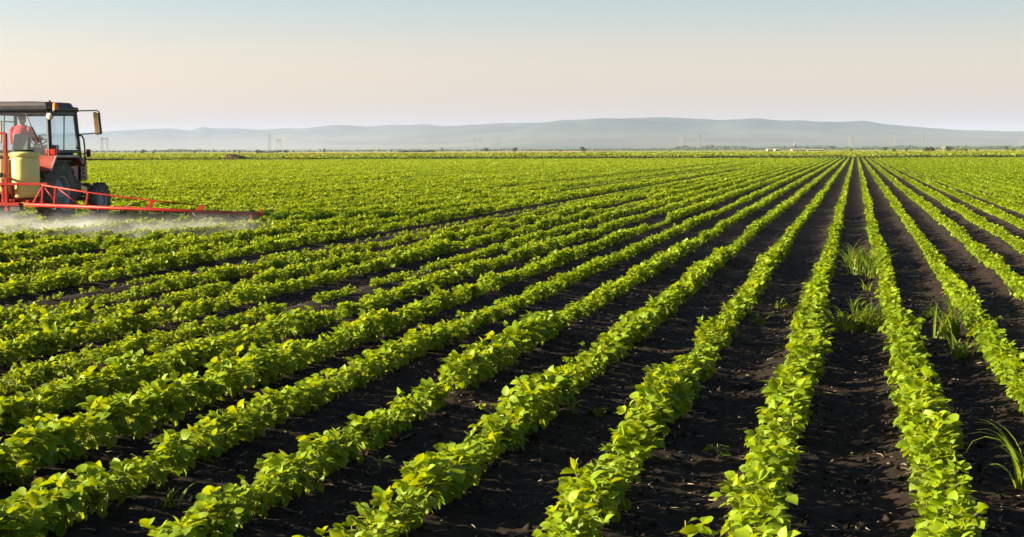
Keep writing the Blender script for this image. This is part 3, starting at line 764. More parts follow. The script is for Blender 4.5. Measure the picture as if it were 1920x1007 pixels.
def boom(sx):
    tipY = 30.0
    a = P(46, 383.5, Y=SY); bpt = P(491, 402, Y=tipY)
    a, bpt = Vector((sx * a.x, a.y, a.z)), Vector((sx * bpt.x, bpt.y, bpt.z))
    root = MB().tube([a, a.lerp(bpt, .5) + Vector((0, 0, .004)), bpt], [.038, .038, .036], 12)
    root.bar(bpt + Vector((-sx * .02, 0, -.02)), bpt + Vector((0, 0, .12)), .03, .03)
    def on(px): t = (px - 46) / (491 - 46.0); return a.lerp(bpt, t)
    def top(px, py):
        v = P(px, py, Y=SY + (tipY - SY) * (px - 46) / 445.0); return Vector((sx * v.x, v.y, v.z))
    o = root.build('boom', M['red'], sp)
    tr = MB().tube([top(78, 347), top(165, 361), top(283, 376), top(381, 385.5)], [.019, .018, .014, .010], 8)
    for px, py in ((80, 348), (104, 352), (165, 361)): tr.bar(on(px), top(px, py), .045, .04)
    tr.bar(on(60) + Vector((0, .02, 0)), top(80, 348), .03, .03); tr.bar(on(66), top(82, 380), .03, .03)
    tr.tube([top(84, 352), on(112)], .012, 6); tr.tube([top(110, 354), on(158)], .012, 6)
    for (p0, p1) in ((280, 288), (374, 381)):
        q = top(p1, 376 if p1 < 300 else 386); tr.bar(on(p0), q, .075, .018, up=(0, 1, 0))
    tr.build('truss', M['red'], o)
    hs = MB(); pts = []
    for i in range(15):
        p = on(90 + i * 28) + Vector((0, .03, -.055 - .03 * (i % 2))); pts.append(p)
    hs.tube(pts, .011, 6); hs.tube([on(366) + Vector((0, -.02, -.02)), on(372) + Vector((0, -.03, -.09)), on(384) + Vector((0, -.03, -.09)), on(392) + Vector((0, -.02, .0))], .014, 6)
    hs.tube([on(232) + Vector((0, .05, 0)), on(250) + Vector((0, .06, .10)), on(276) + Vector((0, .04, .16))], .014, 6)
    hs.build('hose', M['black'], o)
    for i in range(11):
        p = on(68 + i * 40.5) + Vector((0, 0, -.04))
        MB().lathe([(0, .04), (.022, .04), (.026, .0), (.018, -.03), (.012, -.06), (0, -.06)], p, 'Z', 10).build('nozzle', M['black'], o)
    q = on(472) + Vector((0, 0, -.02)); MB().bar(q, q + Vector((0, 0, -.10)), .04, .03).build('end_guard', M['red'], o)
boom(1); boom(-1)

# spray mist drifting from the nozzles
def mist():
    x0, x1, y0, y1, z1 = -22.5, -10.4, 24.6, 29.75, .60
    m, n, p = mat('spray_mist'); n.nodes.remove(p)
    pv = N(n, 'ShaderNodeVolumePrincipled'); pv.inputs['Color'].default_value = (.76, .80, .90, 1); pv.inputs['Anisotropy'].default_value = 0.1
    tc = N(n, 'ShaderNodeTexCoord'); sx = N(n, 'ShaderNodeSeparateXYZ'); n.links.new(tc.outputs['Generated'], sx.inputs[0])
    no = N(n, 'ShaderNodeTexNoise'); no.inputs['Scale'].default_value = 1.3; no.inputs['Detail'].default_value = 6; no.inputs['Roughness'].default_value = .6
    n.links.new(tc.outputs['Object'], no.inputs['Vector'])
    def rmp(sock, pts):
        r = N(n, 'ShaderNodeValToRGB'); e = r.color_ramp.elements
        for i, (q, v) in enumerate(pts):
            x = e[i] if i < 2 else e.new(q)
            x.position = q; x.color = (v, v, v, 1)
        n.links.new(sock, r.inputs[0]); return r.outputs[0]
    def mul(a, b):
        x = N(n, 'ShaderNodeMath', operation='MULTIPLY'); n.links.new(a, x.inputs[0])
        if isinstance(b, float): x.inputs[1].default_value = b
        else: n.links.new(b, x.inputs[1])
        return x.outputs[0]
    ax = rmp(sx.outputs[0], [(0, 1.0), (1.0, 0.0), (.55, .60), (.84, .30)])
    ay = rmp(sx.outputs[1], [(0, 0.0), (1, 0.0), (.30, .55), (.70, 1.0)])
    n2 = N(n, 'ShaderNodeTexNoise'); n2.inputs['Scale'].default_value = .75; n2.inputs['Detail'].default_value = 3
    n.links.new(tc.outputs['Object'], n2.inputs['Vector'])
    hh = N(n, 'ShaderNodeMapRange'); hh.inputs[1].default_value = .32; hh.inputs[2].default_value = .70; hh.inputs[3].default_value = .30; hh.inputs[4].default_value = 1.0
    n.links.new(n2.outputs[0], hh.inputs[0])
    dv = N(n, 'ShaderNodeMath', operation='DIVIDE'); n.links.new(sx.outputs[2], dv.inputs[0]); n.links.new(hh.outputs[0], dv.inputs[1])
    az = rmp(dv.outputs[0], [(0, 1.0), (1, 0.0), (.25, .80), (.60, .22)])
    an = rmp(no.outputs[0], [(.42, 0.0), (.64, 1.0)])
    n.links.new(mul(mul(mul(mul(ax, ay), az), an), 4.2), pv.inputs['Density'])
    n.links.new(pv.outputs[0], n.nodes['Material Output'].inputs['Volume'])
    b = MB().box(((x0 + x1) / 2, (y0 + y1) / 2, z1 / 2 + .0), (x1 - x0, y1 - y0, z1)).build('spray_mist', m)
    tag(b, 'pale spray mist drifting low under the red boom', 'spray mist', kind='stuff')
mist()
S.cycles.volume_step_rate = 0.12

# ------------------------------------------------------------------ weeds, seedlings, litter
WEED_G = 'grass weeds in the furrows'
def grass(px, py, n, hgt, spread, label, seed, droop=1.0, cat='weed', dry=0.05):
    rg = np.random.default_rng(seed); p = on_z(px, py); acc = Acc()
    n = int(n * 1.5)
    for i in range(n):
        a = rg.random() * 2 * math.pi; L = hgt * (.5 + .6 * rg.random()); w = .007 + .009 * rg.random(); r0 = spread * math.sqrt(rg.random()); a0 = rg.random() * 6.28
        q = np.array((r0 * math.cos(a0), r0 * math.sin(a0), 0.)); el_ = R(62 + 25 * rg.random()); seg = 7; pts = []
        dr = droop * (R(55) + R(95) * rg.random())
        for j in range(seg + 1):
            t = j / seg; pts.append((q.copy(), w * (1 - t ** 1.7) * (.6 + .4 * min(1, t * 4)) + .0006))
            ang = el_ - dr * t ** 1.6
            q = q + np.array((math.cos(ang) * math.cos(a), math.cos(ang) * math.sin(a), math.sin(ang))) * L / seg
            q[2] = max(q[2], .004)
        sd = np.array((-math.sin(a), math.cos(a), 0)); up_ = np.array((0, 0, 1.))
        V = []
        for c_, ww in pts: V += [c_ - sd * ww + up_ * ww * .5, c_, c_ + sd * ww + up_ * ww * .5]
        fs = []
        for j in range(seg):
            b0 = j * 3; fs += [(b0, b0 + 1, b0 + 4, b0 + 3), (b0 + 1, b0 + 2, b0 + 5, b0 + 4)]
        acc.add(np.array(V)[None], tmpl(fs), np.array([rg.random() * (1 - dry) + dry]))
    o = link('grass_weed', acc.build('grass_weed'), M['weed']); o.location = (p.x, p.y, float(soil_z(np.array([p.x]), np.array([p.y]))[0]) - .005)
    tag(o, label, cat, WEED_G)
grass(1618, 512, 64, .47, .20, 'largest dense clump of tall grass filling the furrow between two rows', 1)
grass(1598, 500, 22, .48, .10, 'tall grass tuft leaning on the row left of the largest weed clump', 2)
grass(1632, 523, 12, .48, .06, 'thin upright grass tuft at the right edge of the largest weed clump', 12)
grass(1588, 618, 26, .36, .10, 'low grass tuft against the left row, below the largest weed clump', 3)
grass(1630, 620, 24, .34, .10, 'low grass tuft against the right row, below the largest weed clump', 4)
grass(1606, 583, 10, .22, .06, 'small sparse grass tuft midway between the large clump and the two low tufts', 5)
grass(1628, 545, 7, .16, .05, 'few short grass blades just below the largest weed clump', 15)
grass(1776, 632, 34, .46, .11, 'broad bent grass clump alone in the second furrow', 6)
grass(1800, 668, 18, .24, .09, 'low dark grass tuft at the near foot of the broad bent clump', 7)
grass(1748, 590, 12, .14, .10, 'flat weedy patch at the foot of the slim row, behind the bent clump', 17)
grass(1899, 556, 9, .20, .04, 'small yellow green grass tuft near the right edge between two far rows', 8)
grass(1424, 606, 9, .18, .05, 'short grass blades beside the thin waist of the uneven row', 9)
grass(1930, 915, 20, .42, .06, 'drooping grass tuft with long bent blades cut off by the frame edge', 10, droop=1.35)
grass(318, 945, 5, .13, .04, 'small upright grass tuft on bare soil between the two lowest left rows', 11, droop=.4)
grass(1120, 775, 6, .10, .03, 'tiny grass sprout on the soil beside the small dark seedling', 13)
grass(1465, 575, 10, .12, .09, 'sprawling thin grass in the furrow left of the weedy row', 14)
def seedling(px, py, n, L0, label, seed):
    rg = np.random.default_rng(seed); p = on_z(px, py); acc = Acc()
    az = rg.random(n) * 6.28; t = rg.random(n)
    pos = np.stack([np.cos(az) * .02, np.sin(az) * .02, .03 + .05 * t], -1)
    add_leaves(acc, LEAF_A, T_A, pos, az, R(-15) + R(40) * rg.random(n), rg.normal(0, .2, n), L0 * (.7 + .5 * rg.random(n)), t * .4)
    o = empty('seedling', (p.x, p.y, float(soil_z(np.array([p.x]), np.array([p.y]))[0]))); tag(o, label, 'seedling', 'stray seedlings on bare soil')
    link('foliage', acc.build('foliage'), M['soy'], o)
    s = MB(); s.tube([(0, 0, -.01), (.003, 0, .04), (0, .003, .08)], .003, 6)
    for a_, q in zip(az, pos): s.tube([(0, 0, max(.01, q[2] - .02)), tuple(q)], .0015, 4)
    s.build('stem', M['stem'], o)
seedling(1345, 850, 8, .055, 'dark seedling with pointed leaves alone between the uneven row and broad row', 1)
seedling(1074, 780, 9, .06, 'dark seedling beside the thick row, left of the uneven row', 2)
seedling(1300, 868, 4, .03, 'tiny seedling left of the dark pointed one', 3)
seedling(712, 885, 6, .05, 'pale seedling by the foot of a thick row near the bottom', 4)
seedling(1285, 1000, 5, .035, 'tiny seedling at the bottom edge between two rows', 5)

def litter():
    rg = np.random.default_rng(5); acc = Acc()
    n = 7500
    y = 3.5 + 14 * rg.random(n) ** 1.3; x = -y * .75 + (y * .95 + .5) * rg.random(n)
    z = soil_z(x, y) + .004
    az = rg.random(n) * 6.28; L = .012 + .045 * rg.random(n) ** 3 + .05 * (rg.random(n) > .97); wd = .0014 + .0026 * rg.random(n)
    d = np.stack([np.cos(az), np.sin(az), rg.normal(0, .18, n)], -1); s = np.stack([-np.sin(az), np.cos(az), rg.normal(0, .3, n)], -1)
    p = np.stack([x, y, z], -1)
    up_ = np.array((0, 0, 1.))
    bend = rg.normal(0, .15, n)[:, None]
    a, m_, e_ = p - d * L[:, None], p + s * L[:, None] * bend + up_ * .003, p + d * L[:, None]
    V = np.stack([a - s * wd[:, None], a + s * wd[:, None], m_ - s * wd[:, None], m_ + s * wd[:, None], e_ - s * wd[:, None], e_ + s * wd[:, None], m_ + up_ * wd[:, None]], 1)
    acc.add(V, tmpl([(0, 2, 6), (0, 6, 1), (1, 6, 3), (2, 4, 6), (6, 4, 5), (6, 5, 3), (0, 1, 3, 2), (2, 3, 5, 4)]), rg.random(n))
    tag(link('straw_litter', acc.build('straw_litter'), M['straw']), 'bits of pale straw and dry stalks scattered on the soil', 'litter', kind='stuff')
    acc = Acc(); n = 9000
    y = 3.5 + 20 * rg.random(n) ** 1.4; x = -y * .72 + (y * .90 + .5) * rg.random(n)
    rr = .005 + .010 * rg.random(n) ** 2 + .018 * rg.random(n) ** 8
    z = soil_z(x, y) + rr * .3
    base = np.array([(1, 0, 0), (-1, 0, 0), (0, 1, 0), (0, -1, 0), (0, 0, 1), (0, 0, -1)], float)
    V = np.stack([x, y, z], -1)[:, None] + rr[:, None, None] * base[None] * (.6 + .7 * rg.random((n, 6, 1)))
    acc.add(V, tmpl([(0, 2, 4), (2, 1, 4), (1, 3, 4), (3, 0, 4), (2, 0, 5), (1, 2, 5), (3, 1, 5), (0, 3, 5)]), rg.random(n))
    tag(link('soil_crumbs', acc.build('soil_crumbs'), M['soil']), 'small dark clods of soil lying in the furrows', 'clods', kind='stuff')
litter()

# ------------------------------------------------------------------ headland, mound, sign
FWD = Vector((-math.sin(YAW), math.cos(YAW), 0)); RGT = Vector((math.cos(YAW), math.sin(YAW), 0))
def ground_at(px, z):                           # point of the plain z metres away along the sight line's bearing
    v = at_depth(px, 285, z); return Vector((v.x, v.y, 0))
def headland():
    rg = np.random.default_rng(9); acc = Acc(); n = 26000
    lat = -100 + 200 * rg.random(n); dd = FIELD_Z + 1.2 + 2.0 * rg.random(n)
    keep = rg.random(n) < np.interp(lat, [-55, -25, 10], [0.0, .25, 1]) * (vnoise(lat * .12, dd * 0, 5) > .25)
    lat, dd = lat[keep], dd[keep]; n = len(lat)
    hgt = .30 * (.4 + .9 * vnoise(lat * .5, dd * .8, 6)) * np.clip(vnoise(lat * .11, dd * 0, 7) * 2.2, .15, 1)
    p = np.stack([FWD.x * dd + RGT.x * lat, FWD.y * dd + RGT.y * lat, hgt * rg.random(n) + .02], -1)
    add_leaves(acc, LEAF_C, T_C, p, rg.random(n) * 6.28, R(20) + R(60) * rg.random(n), rg.normal(0, .6, n), .16 + .14 * rg.random(n), .6 * rg.random(n))  # shade of the field edge is put into the dark leaf colour
    tag(link('headland_weeds', acc.build('headland_weeds'), M['tree']), 'strip of weeds along the far end of the soybeans, coloured dark for its shaded edge', 'weeds', kind='stuff')
    acc = Acc(); n = 120000
    dd = FIELD_Z + 6 + 330 * rg.random(n) ** 1.5; lat = dd * (-.42 + .84 * rg.random(n))
    p = np.stack([FWD.x * dd + RGT.x * lat, FWD.y * dd + RGT.y * lat, .30 + .25 * rg.random(n)], -1)
    add_leaves(acc, LEAF_C, T_C, p, rg.random(n) * 6.28, R(-30) + R(70) * rg.random(n), rg.normal(0, .5, n), .25 + .2 * rg.random(n) + dd * .0004, rg.random(n) * np.clip(vnoise(lat * .03, dd * .02, 8) * 1.6, .2, 1))
    tag(link('far_crop', acc.build('far_crop'), M['bush']), 'low duller green crop of the field beyond the headland', 'crop', kind='stuff')
headland()

def mound():
    c = ground_at(447, 268); n = 60; k = 30; vs = []; fs = []
    for j in range(k + 1):
        for i in range(n + 1):
            u, w = i / n * 2 - 1, j / k * 2 - 1
            e = max(0, 1 - abs(u) ** 2.2 - w * w); pr = (1.0 if u < -.3 else max(0.12, 1 - (u + .3) * .75))
            hh = .95 * pr * min(1, e * 1.8) ** .8
            nz = float(vnoise(np.array([i * .35]), np.array([j * .35]), 41)[0] - .5) * .35 + float(vnoise(np.array([i * .9]), np.array([j * .9]), 42)[0] - .5) * .16
            q = c + RGT * (u * 2.6) + FWD * (w * 1.6); vs.append((q.x, q.y, max(-.05, hh + nz * min(1, e * 3) - .03)))
    for j in range(k):
        for i in range(n): a = j * (n + 1) + i; fs.append((a, a + 1, a + n + 2, a + n + 1))
    me = bpy.data.meshes.new('soil_mound'); me.from_pydata(vs, [], fs); me.update()
    tag(link('soil_mound', me, M['dung']), 'low dark brown mound of dug soil at the far left edge of the field', 'mound')
mound()

def sign():
    c = ground_at(1769, 392); o = empty('field_sign', c, YAW); tag(o, 'small white board on a pale stake in the far field', 'sign')
    MB().bar((0, 0, 0), (0, 0, 1.7), .16, .10).build('stake', M['wood'], o)
    MB().prism([(-.48, 1.62), (-.62, 2.05), (.0, 2.22), (.58, 2.12), (.50, 1.72), (0, 1.30)], 'Y', -.08, -.04).build('board', M['white'], o, .01)
sign()

# ------------------------------------------------------------------ far trees, buildings, pylons, mast
def tree(px, wpx, hpx, z, label, seed, m='tree', name='tree', trunk=.22, group='lone trees and bushes along the horizon', cat=None, nleaf=420):
    c = ground_at(px, z); w, h_ = wpx / FOC * z, hpx / FOC * z
    o = empty(name, c); tag(o, label, cat or name, group)
    rg = np.random.default_rng(seed); acc = Acc()
    nb = 9; bc_ = np.stack([rg.normal(0, .22, nb) * w, rg.normal(0, .22, nb) * w, h_ * (trunk + .12 + (.86 - trunk) * rg.random(nb))], -1)
    br = (.16 + .12 * rg.random(nb)) * min(w, h_ * 1.3)
    idx = rg.integers(0, nb, nleaf); dv = rg.normal(0, 1, (nleaf, 3)); dv /= np.linalg.norm(dv, axis=1)[:, None]
    p = bc_[idx] + dv * br[idx][:, None] * (rg.random(nleaf) ** .4)[:, None]; p[:, 2] = np.clip(p[:, 2], h_ * trunk * .5, h_)
    p[:, :2] = np.clip(p[:, :2], -w * .55, w * .55)
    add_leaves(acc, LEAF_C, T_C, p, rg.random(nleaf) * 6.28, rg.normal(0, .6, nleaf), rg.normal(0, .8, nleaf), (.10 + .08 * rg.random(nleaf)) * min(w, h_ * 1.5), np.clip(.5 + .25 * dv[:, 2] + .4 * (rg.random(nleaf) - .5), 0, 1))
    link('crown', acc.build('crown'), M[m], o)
    t = MB(); t.tube([(0, 0, -.1), (.01 * w, 0, h_ * .35), (-.02 * w, .02 * w, h_ * .75)], [.035 * w + .04, .028 * w + .03, .01 * w], 8)
    for k in range(4):
        a = k * 1.7; t.tube([(0, 0, h_ * (.25 + .08 * k)), (math.cos(a) * w * .25, math.sin(a) * w * .25, h_ * (.5 + .1 * k))], [.02 * w + .02, .006 * w], 6)
    t.build('trunk', M['bark'], o)
TREES = [
    (236, 3, 4, 'tiny shrub nearest the tractor on the left horizon'), (254, 5, 6, 'small dark bush left of the twin crowned bush on the left horizon'),
    (268, 8, 6.5, 'twin crowned bush, widest of the three dark bushes on the left horizon'), (289, 6, 6, 'round bush right of the twin crowned bush on the left horizon'),
    (365, 6, 5, 'lone bush on the horizon between the bush trio and the soil mound'), (439, 6, 6, 'round bush standing directly behind the soil mound'),
    (449, 5, 5, 'smaller bush just right of the one behind the soil mound'), (467, 4, 3, 'lowest small bush above the right end of the soil mound'),
    (522, 9, 4, 'flat low bush at the foot of the middle pylon pair'), (536, 11, 4.5, 'wide flat bush at the foot of the rightmost pylon of the left trio'),
    (550, 4, 4, 'tiny round bush right of the left pylon trio'), (608, 7, 6.5, 'lone dark bush far right of the left pylon trio'),
    (734, 4, 6, 'narrow little tree left of the long low hedge'), (828, 5, 8, 'misty pointed tree right of the long low hedge'),
    (912, 9, 7, 'round dark tree between the central pylons'), (966, 10, 7.5, 'loose tree right of the central pylons by the grain strip'),
    (1051, 6, 3.5, 'low bush on the grain strip left of the largest horizon tree'), (1093, 13, 8, 'dome shaped tree below the hilltop mast'),
    (1660, 8, 7, 'dark small tree left of the distant pylon pair on the right'), (1700, 7, 5, 'small bush below the right pylons'), (1676, 8, 4, 'flat shrub at the foot of the right pylon pair'),
    (1738, 17, 8.5, 'largest blackish bush clump left of the white board'), (1748, 16, 7.5, 'blackish bush merging with the largest clump, on its right'), (1778, 13, 8, 'dark tree directly right of the white board'),
    (1798, 20, 6.5, 'wide olive bush right of the dark tree by the white board'), (1813, 9, 5, 'faint bush right of the wide olive bush'),
    (1830, 14, 4.5, 'long low shrub further right of the olive bush'), (1887, 6, 8, 'pointed small tree near the right edge'), (1898, 16, 5, 'low olive shrub at the right edge of the horizon'),
    (1597, 16, 4.5, 'low green shrub below the single thin pylon pair'), (1586, 12, 4, 'flat green shrub left of the one below the thin pylon pair'),
]
for i, (px, w, hh, lb) in enumerate(TREES):
    z = 700 if px > 1725 and px < 1760 else (900 if px > 1600 else 1050)
    mm = 'bush' if 'olive' in lb or 'green' in lb else 'tree'
    tree(px, w, hh + 1.2, z, lb, 100 + i, mm, 'tree' if 'tree' in lb else 'bush', .22 if 'tree' in lb else .05)
tree(1257, 16, 4.5, 1100, 'light green rounded shrub left of the hazy tree clump', 300, 'bush', 'bush', .02)

def hedge(px0, px1, hpx, z, label, seed):
    rg = np.random.default_rng(seed); n = 2600; px = px0 + (px1 - px0) * rg.random(n)
    f = vnoise(px * .16, px * 0, seed); hh = hpx * (.35 + .8 * f) / FOC * z
    c = ground_at((px0 + px1) / 2, z); o = empty('hedge', c, YAW); tag(o, label, 'hedge', 'low hedges on the horizon')
    lat = (px - (px0 + px1) / 2) / FOC * z * 1.02; p = np.stack([lat, rg.normal(0, 1.5, n), hh * rg.random(n)], -1)
    acc = Acc(); add_leaves(acc, LEAF_C, T_C, p, rg.random(n) * 6.28, rg.normal(0, .6, n), rg.normal(0, .8, n), .5 + .5 * rg.random(n), rg.random(n) * .7)
    link('foliage', acc.build('foliage'), M['tree'], o)
hedge(481, 514, 4.5, 1050, 'low dark hedge at the foot of the tall left pylon', 61)
hedge(749, 815, 3.6, 1000, 'long low dark hedge above the left end of the grain strip', 62)

def treeline():
    rg = np.random.default_rng(77); n = 46000; px = -400 + 2900 * rg.random(n)
    z = 1900 + 900 * rg.random(n)
    prof = 1.2 + 2.2 * vnoise(px * .02, px * 0, 71) + 2.2 * vnoise(px * .09, px * 0, 72)
    amp = np.interp(px, [-400, 200, 300, 340, 390, 410, 1180, 1262, 1272, 1295, 1310, 1330, 1390, 1420, 1560, 1700, 2000, 2500], [.35, .3, .5, .95, .5, .3, .55, .7, 2.3, 2.2, 1, 1.9, 1.9, 1.1, 1.7, 1.1, 1.3, 1.3])
    keep = rg.random(n) < np.clip(amp, .2, 1); px, z, prof, amp = px[keep], z[keep], prof[keep], amp[keep]; n = len(px)
    h_ = prof * amp / FOC * z + 1.2
    lat = (px - 960) / FOC * z
    p = np.stack([FWD.x * z + RGT.x * lat, FWD.y * z + RGT.y * lat, h_ * rg.random(n)], -1)
    acc = Acc(); add_leaves(acc, LEAF_C, T_C, p, rg.random(n) * 6.28, rg.normal(0, .6, n), rg.normal(0, .8, n), 1.0 + 1.3 * rg.random(n), rg.random(n))
    tag(link('treeline', acc.build('treeline'), M['tree']), 'hazy continuous line of far trees at the foot of the hills', 'treeline', kind='stuff')
treeline()

def shed(px0, px1, z, h_, label, rh=.8, open_=False):
    c = ground_at((px0 + px1) / 2, z); w = (px1 - px0) / FOC * z
    o = empty('shed', c, YAW); tag(o, label, 'shed', 'pale farm sheds on the horizon'); d = 9.0
    MB().box((0, d / 2, h_ / 2), (w, d, h_)).build('wall', M['pale'], o)
    MB().prism([(-.4, h_ + .003), (d / 2, h_ + rh), (d + .4, h_ + .003)], 'X', -w / 2 - .3, w / 2 + .3).build('roof', M['pale'], o)
    n = max(2, int(w / 5))
    for i in range(n): MB().box((-w / 2 + (i + .5) * w / n, -.02, h_ * .5), (1.2, .05, h_ * .45)).build('window', M['dark'], o)
shed(1440, 1450, 1150, 1.3, 'shortest white shed, left end of the pale farm buildings')
shed(1454, 1463, 1160, 1.4, 'small white shed, second in the group of pale farm buildings')
shed(1486, 1512, 1200, 1.1, 'long low white shed below the spire in the pale farm buildings')
shed(1514, 1545, 1210, .9, 'longest pale shed at the right end of the farm buildings')
c0 = ground_at(1490, 2000); o = empty('spire', c0, YAW); tag(o, 'thin grey church spire rising above the pale farm sheds', 'spire')
MB().box((0, 0, 3.2), (3.2, 3.2, 6.4)).build('tower', M['pylon'], o); MB().lathe([(1.9, 6.4), (.9, 8.2), (.25, 12.5), (0, 13)], (0, 0, 0), 'Z', 8).build('roof', M['pylon'], o)
for s in (-1, 1): MB().box((s * .8, -1.62, 4.6), (.5, .06, 1.2)).build('window', M['dark'], o)

def lattice(h_, w, arms):
    m = MB(); k = 8; t = .20
    lv = [(h_ * .93 * (i / k), w * (1 - i / k) * .5 + .45) for i in range(k + 1)]
    for (z0, a), (z1, b) in zip(lv[:-1], lv[1:]):
        for sx in (-1, 1):
            for sy in (-1, 1): m.bar((sx * a, sy * a, z0), (sx * b, sy * b, z1), t)
            m.bar((-a, sx * a, z0), (b, sx * b, z1), t * .6); m.bar((a, sx * a, z0), (-b, sx * b, z1), t * .6); m.bar((sx * a, -a, z0), (sx * b, b, z1), t * .6)
    m.bar((0, 0, h_ * .9), (0, 0, h_), t)
    for z, l in arms:
        m.bar((-l, 0, z), (l, 0, z), t * .9); m.bar((-l, 0, z), (0, 0, z + 1.6), t * .6); m.bar((l, 0, z), (0, 0, z + 1.6), t * .6)
        for s in (-1, 1): m.bar((s * l, 0, z), (s * l, 0, z - 1.4), .25)
    return m.mesh('lattice_pylon')
def hframe(h_, w):
    m = MB()
    for s in (-1, 1):
        m.bar((s * w * 1.2, 0, 0), (s * w, 0, h_), .34); m.bar((s * w, 0, h_), (s * w * .9, 0, h_ + 3.2), .3)
    m.bar((-w * 1.9, 0, h_ - 1), (w * 1.9, 0, h_ - 1), .55, .7); m.bar((-w * 1.9, 0, h_ - 1), (0, 0, h_ + .4), .3); m.bar((w * 1.9, 0, h_ - 1), (0, 0, h_ + .4), .3)
    m.bar((-w * 1.2, 0, h_ * .55), (w, 0, h_ * .92), .28); m.bar((w * 1.2, 0, h_ * .55), (-w, 0, h_ * .92), .28)
    for x in (-1.8, 0, 1.8): m.bar((x * w, 0, h_ - 1), (x * w, 0, h_ - 3), .28)
    return m.mesh('twin_pole_pylon')
ME_L, ME_H = lattice(27, 5.0, [(19, 5), (22, 4), (25, 3)]), hframe(21, 3.0)
def pylon(px, ytop, kind, label, rz=0):
    hh = 27 if kind == 'L' else 24
    hor = 281.5 + (960 - px) * .00314
    z = (hh - CAM_H) / (hor - ytop) * FOC
    o = link('electricity_pylon', ME_L if kind == 'L' else ME_H, M['pylon']); o.location = ground_at(px, z); o.rotation_euler = (0, 0, YAW + rz)
    tag(o, label, 'pylon', 'electricity pylons crossing the plain')
    return o
PY = [(191, 257, 'L', 'left pylon of the faint trio beside the tractor mirror'), (197, 255, 'H', 'middle pylon of the faint trio beside the tractor mirror'), (202, 259, 'L', 'right pylon of the faint trio beside the tractor mirror'),
      (505, 249, 'L', 'tall lattice pylon right of the soil mound, tallest of its three'), (523, 259, 'H', 'short twin poled pylon right of the tall lattice one'), (534, 255, 'H', 'twin poled pylon with dark crossbar, right of the short one'),
      (891, 259, 'L', 'faint thin pylon, left end of the central group'), (901.5, 257, 'H', 'twin poled pylon in the middle of the central group'), (934, 255, 'H', 'tall twin poled pylon, right end of the central group'),
      (1265, 256, 'L', 'faint pylon left of two close ones above the hazy tree clump'), (1277, 254, 'L', 'pylon above the hazy tree clump, left of its close twin'), (1282, 252.5, 'L', 'pylon above the hazy tree clump, right of its close twin'),
      (1312, 249, 'L', 'single tall pylon right of the hazy tree clump'), (1593, 256, 'L', 'left pylon of the thin pair right of the pale sheds'), (1597.5, 255, 'L', 'right pylon of the thin pair right of the pale sheds'),
      (1670, 251, 'L', 'left pylon of the close pair behind the dark small tree'), (1677, 252, 'L', 'right pylon of the close pair behind the dark small tree'), (1731, 250, 'L', 'single pylon above the blackish bush clump'),
      (1913, 258, 'L', 'left faint pylon at the right edge of the picture'), (1917, 257, 'L', 'right faint pylon at the right edge of the picture')]
PO = [pylon(px, yt, k, lb, .5 * math.sin(i * 2.3)) for i, (px, yt, k, lb) in enumerate(PY)]
def wire(a, b, za, zb, sag, label):
    m = MB(); pts = []
    for i in range(25):
        t = i / 24; p = a.lerp(b, t); p.z = za + (zb - za) * t - sag * 4 * t * (1 - t); pts.append(p)
    m.tube(pts, .12, 4); o = m.build('power_line', M['pylon']); tag(o, label, 'power line')
wire(PO[5].location.copy(), PO[7].location.copy(), 20.5, 20.5, 9, 'faint power line sagging right from the dark barred pylon to the central group')

# ------------------------------------------------------------------ hills
RIDGE = [(-1600, 262), (-900, 256), (-300, 250), (0, 250), (100, 249), (190, 248), (250, 247), (300, 243.5), (330, 244.5), (360, 246.5), (378, 241), (388, 239.5), (405, 242.5), (440, 241.5), (470, 241.5), (500, 243.5), (535, 241.5), (560, 242.5), (600, 239), (640, 237), (665, 238), (690, 239.5), (730, 236), (770, 235.5), (800, 234.5), (825, 237), (860, 235.5), (890, 233),
         (920, 231.8), (960, 231), (1010, 229.5), (1050, 226), (1090, 224.5), (1110, 223.5), (1150, 224.2), (1200, 222.8), (1250, 223.2), (1300, 225), (1350, 225.5), (1380, 224), (1410, 222.8), (1440, 223.5), (1470, 226), (1520, 229), (1570, 230.5), (1620, 230), (1650, 232), (1700, 236.5), (1750, 240), (1800, 243.5), (1850, 245), (1920, 248), (2200, 256), (2800, 264), (3400, 268)]
def hill_dist(px): return np.interp(px, [-1600, 500, 1000, 3400], [14300, 13500, 8800, 8400])
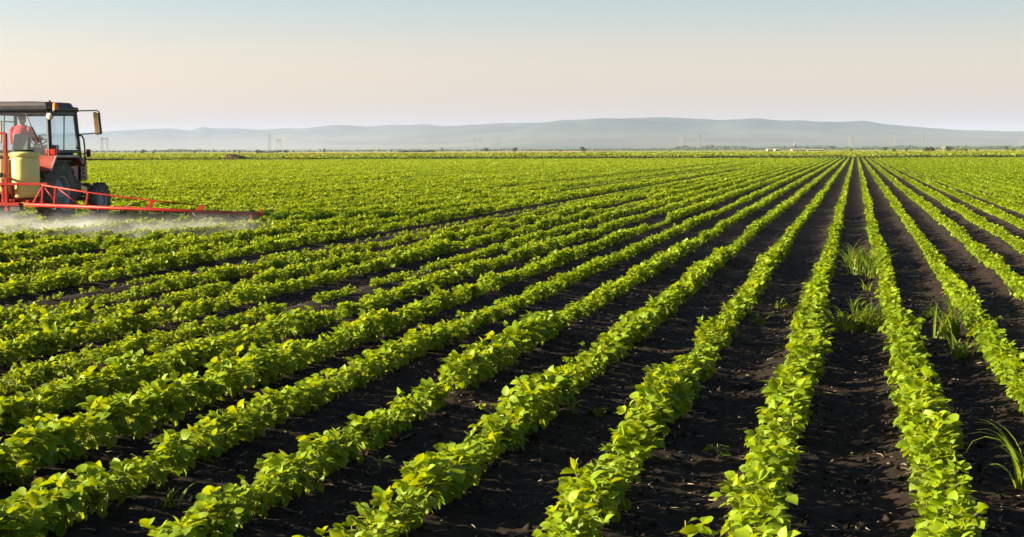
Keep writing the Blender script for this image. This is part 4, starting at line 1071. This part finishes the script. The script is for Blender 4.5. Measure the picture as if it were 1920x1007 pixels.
def build_hills():
    pxs = np.arange(-1500, 3401, 8.0); rp, ry = zip(*RIDGE); yr = np.interp(pxs, rp, ry) + (vnoise(pxs * .05, pxs * 0, 51) - .5) * 1.0
    D = hill_dist(pxs); nj = 70; ts = np.linspace(0, 1.35, nj)
    hor = 281.5 + (960 - pxs) * .00314
    Hh = (hor - yr) / FOC * D
    vs = np.zeros((nj, len(pxs), 3))
    for j, t in enumerate(ts):
        d = D * (.46 + .54 * t)
        g = np.clip(t, 0, 1); g = g * g * (3 - 2 * g); g = .25 * t + .75 * g if t <= 1 else 1 - (t - 1) * 1.6 + 0 * t
        lat = (pxs - 960) / FOC * d
        rel = (vnoise(lat / 420, d / 600, 52) - .5) * .34 + (vnoise(lat / 150, d / 210, 53) - .5) * .15
        z = Hh * g * (1 + rel * np.clip((1 - t) * 3.0, -.6, 1) * (1 if t < 1 else 0)) - 1.0
        vs[j, :, 0] = FWD.x * d + RGT.x * lat; vs[j, :, 1] = FWD.y * d + RGT.y * lat; vs[j, :, 2] = z
    nx = len(pxs); i = (np.arange(nj - 1)[:, None] * nx + np.arange(nx - 1)[None, :]).ravel(); q = np.stack([i, i + 1, i + nx + 1, i + nx], -1)
    tag(link('hills', mesh_np('hills', vs.reshape(-1, 3), q.ravel(), np.arange(len(q)) * 4), M['hill']), 'long low blue hazy hills along the horizon', 'hills', kind='structure')
build_hills()
mp_ = at_depth(1080.5, 226.0, 8450)
mm_ = MB()
for sx, sy in ((-1, -1), (1, -1), (0, 1.2)): mm_.bar((sx * 2.2, sy * 2.2, -12), (sx * .7, sy * .7, 50), .5)
for k in range(9): z_ = k * 5.4; a_ = 2.2 - 1.5 * (z_ + 12) / 62; mm_.bar((-a_, -a_, z_), (a_, -a_, z_ + 5), .35); mm_.bar((a_, -a_, z_), (0, a_ * 1.2, z_ + 5), .35)
mm_.bar((0, 0, 48), (0, 0, 58), .45)
mo = mm_.build('radio_mast', M['pylon']); mo.location = mp_; tag(mo, 'thin radio mast standing alone on the hilltop', 'mast')

# ------------------------------------------------------------------ air
def air(name, lo, hi, dens, col, label, an=0.0):
    m, n, p = mat(name); n.nodes.remove(p)
    pv = N(n, 'ShaderNodeVolumePrincipled'); pv.inputs['Color'].default_value = (*col, 1); pv.inputs['Density'].default_value = dens; pv.inputs['Anisotropy'].default_value = an
    n.links.new(pv.outputs[0], n.nodes['Material Output'].inputs['Volume'])
    c_ = [(a + b) / 2 for a, b in zip(lo, hi)]; s_ = [b - a for a, b in zip(lo, hi)]
    o = MB().box(c_, s_).build(name, m); tag(o, label, 'haze', kind='stuff')
air('haze', (-14600, -700, -1.5), (14600, 21000, 262), 7e-5, (.45, .60, .98), 'thin blue morning haze filling the air over the plain')

for i_, (za_, zb_, dn_) in enumerate(((-1.2, 22, 1.0e-4), (22.4, 46, 6e-5), (46.4, 72, 3e-5))):
    air('ground_mist', (-14000, 3600, za_), (14000, 20500, zb_), dn_, (.76, .80, .86), ('lowest', 'middle', 'upper')[i_] + ' layer of pale ground mist at the foot of the hills')
